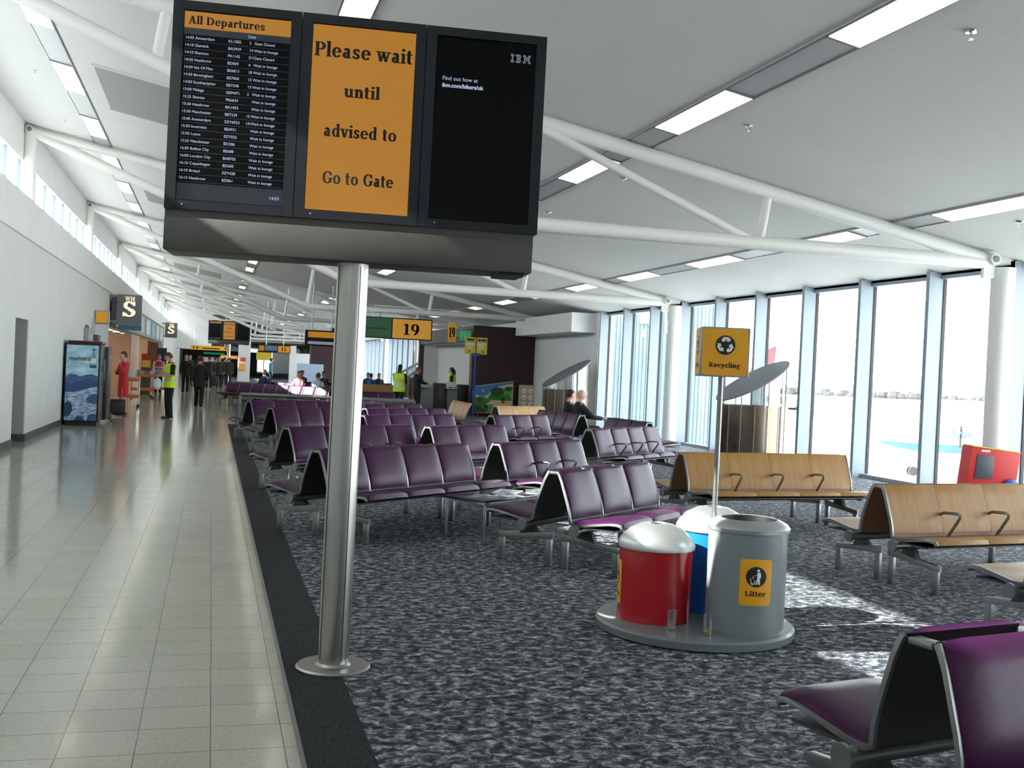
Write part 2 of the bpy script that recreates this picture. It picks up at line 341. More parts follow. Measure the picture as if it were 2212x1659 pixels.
# left wall with opening
WL = -3.25
mb = MB().m(WALLW)
mb.b2((WL-.3, -8, 0), (WL, 14.85, 3.56)); mb.b2((WL-.3, 16.15, 0), (WL, 31.3, 3.56)); mb.b2((WL-.3, 14.85, 2.17), (WL, 16.15, 3.56))
mb.b2((WL-.3, 31.3, 2.5), (WL, YE, 3.56)); mb.b2((WL-.3, 70, 0), (WL, YE, 2.5))
struct('wall_left', mb)
mb = MB().m(WHITE); mb.b2((WL-.9, -8, 3.56), (WL+.05, YE, 4.245)); mb.m(mat('ledge_bounce_grey', (.3, .3, .3), .8)).b2((WL-.9, -8, 4.245), (WL+.05, YE, 4.25)); struct('wall_left_bulkhead', mb)  # unseen grey top added so less sun bounces up from the ledge
mb = MB().m(GREYW); mb.b2((WL-1.35, 16.1, 0), (WL-.01, 16.15, 2.17)); mb.b2((WL-1.35, 14.75, 0), (WL-.3, 14.85, 2.17)); mb.b2((WL-1.4, 14.75, 0), (WL-1.35, 16.25, 2.17)); mb.b2((WL-1.4, 14.75, 2.17), (WL-.3, 16.25, 2.25)); struct('wall_recess', mb)
mb = MB().m(SKIRT); mb.b2((WL, -8, 0), (WL+.02, 14.85, .13)); mb.b2((WL, 16.15, 0), (WL+.02, 20.95, .13)); mb.b2((WL, 23.2, 0), (WL+.02, 31.3, .13)); mb.b2((WL-1.3, 16.085, 0), (WL+.02, 16.1, .13)); struct('baseboard_left', mb)
# shop interior behind the left wall
mb = MB().m(PEACH); mb.b2((-8.1, 31.3, 0), (-8, 72, 2.8)); mb.b2((-8, 31.2, 0), (WL-.3, 31.3, 2.8)); mb.b2((-8, 72, 0), (WL-.3, 72.1, 2.8)); mb.m(WHITE).b2((-8.1, 31.2, 2.8), (WL-.3, 72.1, 2.9)); mb.m(PEACH)
mb.b2((-5.2, 41.5, 0), (WL-.1, 41.7, 2.5)); mb.b2((WL-.35, 41.7, 0), (WL-.05, 47, 2.5)); mb.b2((-5.2, 54, 0), (WL-.1, 54.2, 2.5)); struct('wall_shop', mb)
shop_fill_spots = [(-4.6, y) for y in (33.5, 36.5, 39.5, 44.5, 48.5, 52.5, 57, 62)]  # positions of the fill panels added inside the shop
# clerestory
XC = -4.15
nwin = 0
ys = [20.25+11.6*k for k in range(-3, 12)]
mb = MB().m(WHITE); mb.b2((XC-.1, -15, 5.66), (XC+.05, YE, 6.6)); mb.b2((XC-.1, -15, 4.2), (XC+.05, YE, 4.36)); mb.b2((XC-.1, 95, 4.2), (XC+.05, YE, 6.6)); struct('wall_clerestory', mb)
for k, y in enumerate(ys[:-2]):
    f = MB().m(MULLC); a, b = y+.2, y+11.4
    for j in range(8):
        yy = a+(b-a)*j/7; f.b2((XC-.05, yy-.018, 4.36), (XC+.02, yy+.018, 5.74))
    f.b2((XC-.05, a, 4.34), (XC+.02, b, 4.39)); f.b2((XC-.05, a, 5.715), (XC+.02, b, 5.74))
    nwin += 1; fo = struct('window_%d' % nwin, f)
    p = MB().m(PANE); p.b2((XC-.02, a, 4.36), (XC-.012, b, 5.74)); p.build('pane', fo)
mb = MB().m(mat('bounce_roof_grey', (.46, .46, .46), .9)); mb.b2((-60, -60, 3.7), (XC-.12, YE, 3.9)); struct('bounce_roof', mb)  # unseen roof added to set how much light bounces onto the left ceiling
# right window wall: bays of glass between deep fins
XG = 11.55
def bay(y0, y1, step=1.9333):
    global nwin
    f = MB().m(MULL); y = y0
    while y < y1+.01:
        f.m(MULL).b2((XG-.27, y-.045, 0), (XG+.02, y+.045, 3.62)); f.m(BLACKR).b2((XG-.0, y-.06, 0), (XG+.06, y+.06, 3.6)); y += step
    f.m(MULL).b2((XG-.1, y0, 0), (XG+.04, y1, .07)); f.b2((XG-.05, y0, 3.5), (XG+.04, y1, 3.62))
    nwin += 1; fo = struct('window_%d' % nwin, f)
    p = MB().m(PANE); p.b2((XG+.02, y0, .05), (XG+.032, y1, 3.55)); p.build('pane', fo)
bay(-6.82, 8.65); bay(8.65, 20.25); bay(20.25, 26.1); bay(41.5, 95, 1.9333)
mb = MB().m(WHITE); mb.b2((XG-.05, -8, 3.56), (XG+.4, YE, 4.3)); mb.b2((XG-.2, 26.3, 0), (XG+.3, 41.5, 3.6)); mb.b2((XG-.05, 95, 0), (XG+.3, YE, 3.6)); struct('wall_right', mb)
mb = MB().m(WHITE); mb.b2((10.55, 26.6, 2.98), (11.5, 32.9, 3.58)); struct('wall_right_bulkhead', mb)
# ceiling
mb = MB().m(CEIL); L = hypot(1, .1837)*16.2; mb.b2((-.2, -15, 0), (L, YE, .12))
c = struct('ceiling', mb); c.location = (-4.3, 0, zc(-4.3)); c.rotation_euler = (0, -SL, 0)
# rear and end walls
mb = MB().m(WHITE); mb.b2((-8, -8.2, 0), (11.9, -8, 6.6)); struct('wall_rear', mb)
mb = MB().m(WHITE); mb.b2((-4.2, 95, 2.45), (-.2, 95.3, 6.6)); mb.b2((-4.2, 95, 0), (-2.9, 95.3, 2.5)); struct('wall_gable', mb)
mb = MB().m(WHITE)
for a, b, z0, z1 in ((-4.2, 4.6, 0, 6.6), (8.6, 11.9, 0, 6.6), (4.6, 8.6, 3.4, 6.6), (4.6, 8.6, 0, .1)): mb.b2((a, YE, z0), (b, YE+.3, z1))
struct('wall_end', mb)
f = MB().m(MULL); f.b2((6.55, YE, 0), (6.65, YE+.1, 3.4)); nwin += 1; fo = struct('window_%d' % nwin, f); p = MB().m(PANE); p.b2((4.6, YE+.1, 0), (8.6, YE+.12, 3.4)); p.build('pane', fo)
# ------------------------------------------------------------------ trusses and columns
def make_truss():
    t = thing('roof_truss', 'x', 'roof truss', (0, 0, 0))
    NL, NR, K = V((-4.02, 0, 6.33)), V((10.85, 0, 3.6)), V((2.93, 0, 3.55))
    top = lambda x: V((x, 0, 6.33-.1837*(x+4.06)))
    mb = MB().m(STEELW); mb.tube([NL, NR], .1, 16); mb.m(SHELL); mb.build('top_chord', t)
    mb = MB().m(STEELW); mb.tube([NL+V((.1, 0, -.05)), K, NR+V((0, 0, -.03))], .1, 16); mb.build('bottom_chord', t)
    lc = lambda x: NL.lerp(K, (x-NL.x)/(K.x-NL.x))
    for a, b in ((top(-.74), lc(-.84)), (top(3.12), K), (top(7.2), V((7.1, 0, 3.56)))):
        mb = MB().m(STEELW); mb.tube([a, b], .062, 12); mb.build('strut', t)
    for a, b in ((top(3.6), V((6.95, 0, 3.6))), (lc(-.7), top(2.9))):
        mb = MB().m(STEELW); mb.tube([a, b], .06, 12); mb.build('diagonal', t)
    for n, dx in ((NL, .02), (NR, 0)):
        mb = MB().m(STEELW); mb.tube([n+V((dx, -.16, 0)), n+V((dx, .16, 0))], .085, 16); mb.box(n+V((dx, 0, -.12)), (.2, .06, .3)); mb.m(ALU).tube([n+V((dx, -.175, 0)), n+V((dx, -.16, 0))], .05, 12); mb.build('node_joint', t)
    return t
tr0 = make_truss()
for k in range(14):
    y = -2.95+11.6*k
    if k == 0: continue
    lab = ['', 'white tubular roof truss nearest the camera, just behind the departures board', 'white tubular roof truss ending at the column left of the recycling sign',
           'white tubular roof truss from which the gate nineteen sign hangs'][k] if k < 4 else 'white tubular roof truss, %s one behind the departures board down the hall' % ORD[k-2]
    if k == 1: tr0.location = (0, y, 0); tr0['label'] = lab; tr0['group'] = 'roof trusses'
    else: copy_tree(tr0, (0, y, 0), 0, lab, 'roof trusses')
def column(x, y, z, r, z0, lab):
    mb = MB().m(STEELW); mb.lathe([(0, z0), (r, z0), (r, z), (0, z)], (0, 0, 0), 28)
    o = mb.build('column', None, (x, y, 0)); tag(o, lab, 'column', 'round columns')
for k in range(14):
    y = -2.95+11.6*k
    if k in (1, 2): column(11.12, y, 3.5, .17, 0, 'round white column between window fins ' + ('at the right edge behind the red play unit' if k == 1 else 'beside the end of the rows of purple seats'))
    elif k > 3: column(11.12, y, 3.5, .17, 0, 'round white column by the far windows, %s from the gate block' % ORD[k-4])
    if 2 <= k < 9: column(-4.0, y, 6.3, .13, 4.25, 'short white column on the ledge of the high left windows, %s from the camera' % ORD[k-2])
# ------------------------------------------------------------------ ceiling lights, panels, sprinklers
STRIPS = ((5.1, 5.44, 'over the seating rows', 1.97, 26), (9.16, 9.5, 'closest to the tall windows', 1.97, 20), (-2.71, -2.37, 'closest to the high left windows', 9.72, 20), (1.12, 1.46, 'above the departures board', 5.84, 24))
for si, (a, b, where, y0, n) in enumerate(STRIPS):
    nx = V((sin(-SL)*-1, 0, -cos(SL)))
    ey = V((0, 1, 0)); xm = (a+b)/2
    wv = (b-a)*hypot(1, .1837)
    mb = MB().m(STRIPP); mb.box((0, 0, 0), (wv+.02, 128, .02), rot=M.Rotation(-SL, 3, 'Y'))
    mb.m(ALU)
    for s in (-1, 1): mb.box((s*(b-a)/2, 0, -s*.1837*(b-a)/2-.008), (.02, 128, .02), rot=M.Rotation(-SL, 3, 'Y'))
    o = mb.build('trim_%d' % (si+2), None, (xm, 62, zc(xm)-.004)); o['kind'] = 'structure'
    first = None
    for k in range(n):
        y = y0+3.867*k+.97
        lab = 'warm ceiling light, %s from the camera in the strip %s' % (ORD[k], where); g = 'ceiling lights in the strip '+where
        if first is None:
            t = thing('ceiling_light', lab, 'light', (xm, y, zc(xm)-.02), 0, g); first = t
            mb = MB().m(ALU); mb.box((0, .965, 0), (wv, .03, .02), rot=M.Rotation(-SL, 3, 'Y')); mb.box((0, -.965, 0), (wv, .03, .02), rot=M.Rotation(-SL, 3, 'Y')); mb.build('frame', t)
            mb = MB().m(LAMP); mb.box((0, 0, 0), (wv-.02, 1.9, .016), rot=M.Rotation(-SL, 3, 'Y')); mb.build('diffuser', t)
        else: copy_tree(first, (xm, y, zc(xm)-.02), 0, lab, g)
for k in range(6):
    xm = -.95; mb = MB().m(VENTP); mb.box((0, 0, 0), (2.15, 3.0, .03), rot=M.Rotation(-SL, 3, 'Y')); mb.m(CEIL)
    for s in (-1, 1): mb.box((0, s*1.52, 0), (2.2, .04, .04), rot=M.Rotation(-SL, 3, 'Y'))
    o = mb.build('ceiling_panel', None, (xm, 14.6+11.6*k, zc(xm)-.012)); tag(o, 'square grey acoustic ceiling panel, %s one along the left of the hall' % ORD[k], 'ceiling panel', 'grey ceiling panels')
sp0 = None
for k, (x, y) in enumerate(((5.89, 2.99), (5.86, 6.75), (5.83, 10.58), (9.95, 7.01), (9.95, 11), (-3.1, 14.76), (-3.1, 18.58), (2.0, 7.6), (5.85, 14.4), (2.0, 11.5))):
    lab = 'small chrome ceiling sprinkler ' + ['above the bins, near the top right', 'between the bright main light strip and the recycling sign', 'over the wooden benches, beyond the first truss', 'near the long light at the right edge', 'above the window fins behind the first truss', 'by the high left windows, nearer one', 'by the high left windows, farther one', 'just above the departures board top', 'over the middle seats behind the board', 'hidden partly by the departures board'][k]
    if sp0 is None:
        sp0 = thing('sprinkler', lab, 'sprinkler', (x, y, zc(x)), 0, 'ceiling sprinklers')
        mb = MB().m(CHROME); mb.lathe([(0, 0), (.05, 0), (.045, -.012), (.012, -.015)], n=16); mb.build('rose', sp0)
        mb = MB().m(CHROME); mb.tube([(0, 0, 0), (0, 0, -.06)], .012, 8); mb.lathe([(0, -.075), (.022, -.07), (0, -.068)], n=10); mb.build('nozzle', sp0)
    else: copy_tree(sp0, (x, y, zc(x)), 0, lab, 'ceiling sprinklers')
# ------------------------------------------------------------------ departures board
TXT1 = [l.split('|') for l in '''14:05 Amsterdam|KL1282|2|Gate Closed
14:10 Gatwick|BA2939|14|Wait in lounge
14:10 Shannon|FR1142|D1|Gate Closed
14:50 Heathrow|BD059|4|Wait in lounge
14:50 Isle Of Man|BE6813|18|Wait in lounge
14:50 Birmingham|BE7060|15|Wait in lounge
14:50 Southampton|BE7248|13|Wait in lounge
15:00 Malaga|GSM471|2|Wait in lounge
15:25 Skavsta|FR6634||Wait in lounge
15:30 Heathrow|BA1453||Wait in lounge
15:30 Manchester|BE7229|15|Wait in lounge
15:40 Amsterdam|EZY6923|1A|Wait in lounge
15:50 Inverness|BE6931||Wait in lounge
15:50 Luton|EZY022||Wait in lounge
15:55 Manchester|BD286||Wait in lounge
16:00 Belfast City|BE688||Wait in lounge
16:00 London City|BA8702||Wait in lounge
16:10 Copenhagen|BD605||Wait in lounge
16:10 Bristol|EZY428||Wait in lounge
16:15 Heathrow|BD061||Wait in lounge'''.split('\n')]
IBM = ['3 0-7 10-19 24-29 34-39', '3 0-7 10-20 24-30 33-39', '3 2-5 12-15 17-20 26-31 32-37', '3 2-5 12-19 26-37', '3 2-5 12-19 26-29 30-33 34-37', '3 2-5 12-15 17-20 26-29 31-32 34-37', '3 0-7 10-20 24-29 34-39', '3 0-7 10-19 24-29 34-39']
def departures_board(loc, rz, lab, lean=0, detail=True):
    W, ZB, ZT, D = 1.93, 2.374, 3.43, .17
    t = thing('departures_board', lab, 'departures board', loc, rz); t.rotation_euler = (0, lean, rz)
    yf = -.15   # front face
    mb = MB().m(BRUSH); mb.lathe([(0, .015), (.0825, .015), (.0825, 2.2), (0, 2.2)], (0, 0, 0), 40); mb.lathe([(.0825, .015), (.094, .016), (.0825, .03)], n=40)
    for a in (R(-60), R(-150)): mb.m(BLACKR).box((cos(a)*.0825, sin(a)*.0825, 1.1), (.004, .004, 2.1))
    mb.build('pole', t)
    mb = MB().m(BRUSH); mb.lathe([(0, 0), (.2, 0), (.2, .008), (.19, .017), (0, .017)], n=48)
    mb.build('base_plate', t)
    mb = MB().m(SHROUD); mb.b2((-W/2+.005, yf, 2.165), (W/2-.02, yf+.34, 2.335), .006); mb.b2((-W/2+.005, yf+.015, 2.335), (W/2-.02, yf+.33, 2.374)); mb.m(CASING).b2((W/2-.2, yf+.02, 2.15), (W/2-.06, yf+.3, 2.166)); mb.build('shroud', t)
    ww = W/3
    for i in range(3):
        x0 = -W/2+ww*i; x1 = x0+ww
        mb = MB().m(CASING); mb.b2((x0+.002, yf+.02, ZB), (x1-.002, yf+.26, ZT), .004)
        for a, b, c, d in ((x0+.002, x0+.055, ZB, ZT), (x1-.055, x1-.002, ZB, ZT), (x0+.05, x1-.05, ZB, ZB+.045), (x0+.05, x1-.05, ZT-.045, ZT)): mb.b2((a, yf-.005, c), (b, yf+.025, d))
        mn = mb.build('monitor', t)
        sx0, sx1, sz0, sz1 = x0+.058, x1-.052, ZB+.05, ZT-.05; y = yf+.008
        e1, e2 = (1, 0, 0), (0, 0, 1)
        if i == 1:
            mb = MB().m(AMBERS); mb.b2((sx0, y, sz0), (sx1, y+.01, sz1)); mb.build('screen', mn)
            mb = MB().m(INK)
            for s, z in (('Please wait', .83), ('until', .62), ('advised to', .40), ('Go to Gate', .145)):
                if s != 'Please wait': mb.build('lettering', mn); mb = MB().m(INK)
                serif(mb, s, ((sx0+sx1)/2, y-.002, sz0+(sz1-sz0)*z), e1, e2, .074 if s[0] == 'P' else .063, sx=dict(P=.9, u=.98, a=.85, G=.78)[s[0]])
            mb.build('lettering', mn)
        elif i == 0:
            mb = MB().m(SCRB); mb.b2((sx0, y, sz0), (sx1, y+.01, sz1)); mb.m(AMBERS).b2((sx0, y-.001, sz1-.083), (sx1, y+.005, sz1)); mb.m(SCRG).b2((sx0, y-.001, sz1-.117), (sx1, y+.005, sz1-.083)); mb.b2((sx0, y-.001, sz0), (sx1, y+.005, sz0+.085))
            mb.build('screen', mn)
            mb = MB().m(INK); serif(mb, 'All Departures', (sx0+.02, y-.003, sz1-.063), e1, e2, .04, 'l', sx=.95)
            if detail:
                mb.m(TXTW); sans(mb, 'Gate', (sx0+.315, y-.003, sz1-.108), e1, e2, .015)
                zt = sz1-.14; dz = (zt-sz0-.105)/19
                for k, rw in enumerate(TXT1):
                    z = zt-k*dz
                    for s, xx in zip(rw, (.006, .22, .325, .35)):
                        if s: mb.m(TXTW); sans(mb, s, (sx0+xx, y-.003, z), e1, e2, .0142)
                    mb.m(LINE).b2((sx0, y-.0005, z-.012), (sx1, y+.002, z-.0105))
                mb.m(TXTW); sans(mb, '14:03', (sx1-.075, y-.003, sz0+.03), e1, e2, .017)
            mb.build('lettering', mn)
        else:
            mb = MB().m(SCRB); mb.b2((sx0, y, sz0), (sx1, y+.01, sz1)); mb.build('screen', mn)
            mb = MB().m(TXTG)
            if detail:
                u = .108/39
                for k, rw in enumerate(IBM):
                    z = sz1-.055-k*u*2.05
                    for sg in rw.split()[1:]:
                        a, b = map(int, sg.split('-')); mb.b2((sx1-.14+a*u, y-.002, z-u*1.35), (sx1-.14+b*u, y-.001, z))
                mb.build('logo', mn); mb = MB().m(TXTW); sans(mb, 'Find out how at', (sx0+.035, y-.003, sz1-.225), e1, e2, .0205); sans(mb, 'ibm.com/bikers/uk', (sx0+.035, y-.003, sz1-.262), e1, e2, .0205, bold=.0008)
            else: mb.b2((sx1-.14, y-.002, sz1-.09), (sx1-.04, y-.001, sz1-.05))
            mb.build('lettering', mn)
        mb = MB().m(TXTW if i < 0 else LAMP); mb.box((sx0+.03, yf-.006, ZB+.025), (.004, .003, .004)); mb.build('status_light', mn)
    return t
departures_board((.632, 1.18, 0), -.117, 'large three-screen departures board on a steel pole, nearest the camera', .006)
departures_board((1.0, 72, 0), -.1, 'small distant three-screen departures board on a pole down the walkway', 0, False).scale = (1.45, 1.45, 1.25)
# ------------------------------------------------------------------ beam benches
PITCH = .565
PROF = [(.04, .87), (.062, .835), (.085, .78), (.118, .68), (.152, .575), (.172, .5), (.18, .44), (.185, .405), (.215, .392), (.3, .398), (.42, .418), (.54, .438), (.61, .446), (.648, .435), (.66, .41)]
PROF = [(a, b if b < .44 else .405+(b-.405)*.893) for a, b in PROF]
def offs(path, d):
    o = []
    for i, p in enumerate(path):
        a, b = V(path[max(i-1, 0)]), V(path[min(i+1, len(path)-1)]); t = (b-a).normalized(); o.append((p[0]-t.y*d, p[1]+t.x*d))
    return o
def sheet(mb, path, d0, d1, x0, x1, bev):
    a, b = offs(path, d0), offs(path, d1)
    mb.prism(list(a)+list(b)[::-1], (x0, 0, 0), (0, 1, 0), (0, 0, 1), x1-x0, bev); return mb
def pillow(mb, path, d0, d1, x0, x1):
    """upholstered pad: crowned across its width and rounded at its ends"""
    w_ = x1-x0; us = [0, .012, .03, .07, .16, .32, .5]; us = us+[1-u for u in us[-2::-1]]; n = len(path)
    def th(u, i): 
        e = min(u, 1-u)*w_; k = min(1, (e/.09)**.5) if e > 0 else 0; m = min(i, n-1-i); return d0+(d1-d0)*(.25+.75*k)*(1, .9, .55)[2-m if m < 2 else 0]
    top, bot = [], []
    for u in us:
        t_ = []
        for i in range(n):
            a, b = V(path[max(i-1, 0)]), V(path[min(i+1, n-1)]); t = (b-a).normalized(); d = th(u, i); t_.append(mb.bm.verts.new((x0+u*w_, path[i][0]-t.y*d, path[i][1]+t.x*d)))
        top.append(t_); bot.append([mb.bm.verts.new((x0+u*w_, q[0], q[1])) for q in offs(path, d0)])
    for a, b in zip(top, top[1:]):
        for i in range(n-1): mb.face([a[i], b[i], b[i+1], a[i+1]])
    for a, b in zip(bot, bot[1:]):
        for i in range(n-1): mb.face([a[i+1], b[i+1], b[i], a[i]])
    for t_, b_ in ((top[0], bot[0]), (top[-1], bot[-1])):
        for i in range(n-1): mb.face([t_[i], t_[i+1], b_[i+1], b_[i]])
    for i in (0, n-1):
        for a, b, c, d in zip(top, top[1:], bot, bot[1:]): mb.face([a[i], b[i], d[i], c[i]])
    return mb
def mk_meshes(kind, wide=0):
    PROF = [(a+(wide if b > .4 else 0)*(b-.4)/.42, b) for a, b in globals()['PROF']]; kind = 'p' if kind == 'f' else kind
    up, sh = (PURPLE, SHELL) if kind == 'p' else (WOOD, WOODE)
    d = {}
    bk, se = PROF[:8], PROF[8:]
    gap = .012 if kind == 'p' else .0015
    th = .028 if kind == 'p' else .012
    mb = MB().m(up)
    if kind == 'p': pillow(mb, [(.052, .872*.893+.043), (.056, .86*.893+.043)]+bk[1:7], .004, .036, gap, PITCH-gap)
    else: sheet(mb, bk[:7], .004, th, gap, PITCH-gap, .002)
    mb.m(sh); sheet(mb, bk, -.008, .004, gap, PITCH-gap, 0); d['backrest'] = mb.mesh('backrest', 40)
    mb = MB().m(up)
    if kind == 'p': pillow(mb, [(.2, .398)]+se, .004, .04, gap, PITCH-gap)
    else: sheet(mb, se, .004, th+.004, gap, PITCH-gap, .002)
    mb.m(sh); sheet(mb, se, -.01, .004, gap, PITCH-gap, 0); d['seat'] = mb.mesh('seat', 40)
    mb = MB().m(ALU); sheet(mb, PROF, -.012, .008 if kind == 'p' else .017, -.008, .008, .002); d['side_rail'] = mb.mesh('side_rail')
    mb = MB().m(ALU); mb.tube([(0, .15, .585), (0, .19, .605), (0, .33, .615), (0, .365, .6), (0, .362, .58), (0, .3, .49), (0, .245, .41)], .013, 10); d['armrest'] = mb.mesh('armrest')
    mb = MB().m(ALU); mb.prism([(.04, .3), (.6, .235), (.6, .19), (.04, .235)], (-.02, 0, 0), (0, 1, 0), (0, 0, 1), .04, .004); mb.m(SHELL).prism([(.19, .28), (.37, .25), (.33, .33), (.25, .345)], (-.025, 0, 0), (0, 1, 0), (0, 0, 1), .05); d['crossbar'] = mb.mesh('crossbar')
    mb = MB().m(ALU); mb.box((0, 0, .12), (.034, .055, .24), 0, .004); mb.m(SHELL).box((0, 0, .004), (.04, .06, .008)); d['leg'] = mb.mesh('leg')
    return d
MS = {k: mk_meshes(k, .03 if k == 'f' else 0) for k in 'pwf'}
CAPM = {}
def bench(kind, n, x, y, ang, lab, arms=(), group=None, rails=False, single=False):
    """back-to-back beam bench; local x along the beam, its right-hand seats face local -y"""
    t = thing('beam_bench', lab, 'bench', (x, y, 0), R(ang), group or ('purple beam benches' if kind in 'pf' else 'wooden beam benches')); m = MS[kind]; kind = 'p' if kind == 'f' else kind; Ln = n*PITCH
    for s in ((-1,) if single else (-1, 1)):
        rz = 0 if s == 1 else pi
        X = lambda v: v*s if s == 1 else Ln-(Ln-v) if False else v
        for i in range(n):
            xo = i*PITCH if s == 1 else (i+1)*PITCH
            put('seat', m['seat'], t, (xo, 0, 0), rz); put('backrest', m['backrest'], t, (xo, 0, 0), rz)
        for i in range(n+1):
            if kind == 'p' or rails or i in (0, n): put('side_rail', m['side_rail'], t, (i*PITCH+(.004 if i == 0 else -.004 if i == n else 0), 0, 0), rz)
        key = (n, s)
        if key not in CAPM:
            mb = MB().m(ALU); mb.tube([(-.05, s*.255, .352), (Ln+.05, s*.255, .352)], .036, 16); mb.tube([(-.065, s*.255, .352), (-.045, s*.255, .352)], .05, 20); mb.tube([(Ln+.045, s*.255, .352), (Ln+.065, s*.255, .352)], .05, 20); mb.m(SHELL).b2((-.0, s*.3, .372), (Ln, s*.58, .385)); CAPM[key] = mb.mesh('beam')
        put('beam', CAPM[key], t)
        for px in (.12, Ln-.25) if n < 5 else (.12, Ln/2, Ln-.2):
            c = put('crossbar', m['crossbar'], t, (px, 0, 0), rz)
            put('leg', m['leg'], c, (0, .08, 0)); put('leg', m['leg'], c, (0, .56, 0))
    for i in arms: put('armrest', m['armrest'], t, (i*PITCH, 0, 0), pi)
    if not single:
        if 'cap' not in CAPM: CAPM['cap'] = MB().m(ALU).box((0, 0, .805), (.06, .1, .022), 0, .004).mesh('top_clip')
        for q in ([0, n] if kind == 'w' else range(n+1)): put('top_clip', CAPM['cap'], t, (min(max(q*PITCH, .03), Ln-.03), 0, 0))
    return t
bench('p', 3, 2.71, 3.87, 41, 'purple back-to-back bench just left of the bins, with sunlit cushions', ())
bench('p', 4, .90, 5.46, 39.5, 'purple back-to-back bench directly behind the departures board pole')
bench('p', 3, 3.04, 6.98, 38.5, 'purple back-to-back bench behind the dark blue table, with two steel armrests', (1, 2))
bench('p', 4, 5.44, 10.57, 41, 'purple back-to-back bench with four armrested seats beside the window column', (1, 2, 3))
bench('p', 3, 4.90, 14.36, 37, 'purple back-to-back bench with three pale-lit seats in front of the wooden play area', (1, 2))
bench('p', 4, 7.1, 18.3, -85.5, 'purple bench seen from its end where two men in dark suits sit')
bench('p', 3, 7.6, 15.3, -85.5, 'purple bench top showing behind the four armrested seats by the window')
bench('p', 4, .85, 8.87, 37.5, 'purple back-to-back bench, second row behind the departures board pole', (2, 3))
bench('p', 3, 2.85, 9.98, 37.5, 'purple back-to-back bench in the middle of the hall with three wide seat backs')
bench('p', 4, .945, 14.42, 38, 'purple back-to-back bench beside the end of the entrance mat, third row behind the pole')
bench('p', 4, 2.32, 12.75, 38, 'purple back-to-back bench right of the pole with four seat backs, in front of the rail')
bench('p', 4, .68, 17.47, 35, 'purple back-to-back bench closest to the steel rail, left of the pole')
bench('p', 4, 2.75, 15.6, 37, 'purple back-to-back bench, second row in front of the rail, right of the pole')
bench('p', 4, 2.6, 17.9, 34, 'purple back-to-back bench closest to the steel rail, right of the pole')
bench('f', 3, 2.19, -1.6, 11, 'large purple back-to-back bench in the bottom right corner, cut by the frame')
bench('w', 4, 5.0, 6.33, 7.4, 'wooden back-to-back bench behind the sign pole, with three armrests', (1, 2, 3))
bench('w', 4, 5.38, 3.23, 8.6, 'wooden back-to-back bench at the right edge, below the red play unit', (1, 2, 3))
bench('w', 3, 5.1, .98, 8.6, 'wooden bench cut by the right edge, only its left seat corner in view')
bench('w', 4, 6.23, 23.3, -91, 'pale wooden bench seen from the front, left of the hill mural', single=True, rails=True)
bench('w', 3, 6.4, 19.7, 31.8, 'wooden back-to-back bench in front of the hill mural and the mirror toy', rails=True)
bench('p', 8, .55, 35.4, -42, 'long purple bench row across the hall beyond the rail, facing the walkway')
bench('p', 6, 2.0, 39.2, -42, 'second long purple bench row beyond the rail, half in sunlight')
bench('p', 6, 3.3, 42.8, -42, 'third long purple bench row beyond the rail, with people seated along it')
bench('w', 5, 5.4, 43.5, -30, 'distant wooden bench behind the long purple rows', single=False)
bench('p', 3, 3.9, 28.4, 20, 'purple bench beyond the rail in front of seated passengers, right of the pole')
bench('p', 5, 5.7, 46.5, 15, 'far purple bench with seated passengers, right of the steel pole')
# low table with newspapers
t = thing('low_table', 'low dark blue glossy table with chrome legs beside the purple bench', 'table', (2.12, 5.5, 0), R(37))
mb = MB().m(BLUET); mb.b2((0, -.55, .395), (.95, 0, .42), .008); mb.build('tabletop', t)
mb = MB().m(CHROME); mb.b2((.02, -.53, .365), (.93, -.02, .393)); mb.build('table_frame', t)
for px, py in ((.04, -.04), (.04, -.51), (.91, -.04), (.91, -.51)):
    mb = MB().m(CHROME); mb.tube([(px, py, 0), (px, py, .39)], .016, 12); mb.build('leg', t)
def at(t, x, y, z): return M.Translation(t.location) @ M.Rotation(t.rotation_euler.z, 4, 'Z') @ V((x, y, z))
p = at(t, .74, -.24, .421); mb = MB().m(PAPER); mb.b2((-.17, -.12, 0), (.17, .12, .006)); mb.m(INK)
for k in range(6): mb.b2((-.15, -.1+k*.03, .0061), (.0, -.085+k*.03, .0064))
mb.m(TXTG).b2((.02, -.1, .0061), (.15, .09, .0064)); tag(mb.build('newspaper', None, p, R(60)), 'folded white newspaper lying on the dark blue table', 'newspaper')
p = at(t, .52, -.43, .421); mb = MB().m(PAPER); mb.b2((-.1, -.14, 0), (.1, .14, .004)); mb.m(BLUE).b2((-.08, .03, .004), (.08, .12, .0045)); tag(mb.build('magazine', None, p, R(15)), 'white magazine with a blue panel lying near the front edge of the table', 'magazine')
# steel rail with grey panels behind the purple benches
A0, A1 = V((.6, 20.95, 0)), V((4.62, 20.5, 0)); ln = (A1-A0).length; t = thing('barrier_rail', 'long steel-topped grey barrier rail behind the rows of purple benches', 'barrier', A0, atan2(A1.y-A0.y, A1.x-A0.x))
mb = MB().m(ALU); mb.tube([(0, 0, .84), (ln, 0, .84)], .045, 14); mb.tube([(0, 0, .76), (ln, 0, .76)], .02, 10); mb.build('top_rail', t)
for k in range(5):
    mb = MB().m(ALU); mb.b2((ln*k/4-.025, -.025, 0), (ln*k/4+.025, .025, .84)); mb.build('post', t)
for k in range(4):
    mb = MB().m(glass('rail_panel', (.3, .34, .38), .1) if k == 0 else bpy.data.materials['rail_panel']); mb.b2((ln*k/4+.04, -.006, .12), (ln*(k+1)/4-.04, .006, .72)); mb.build('panel', t)
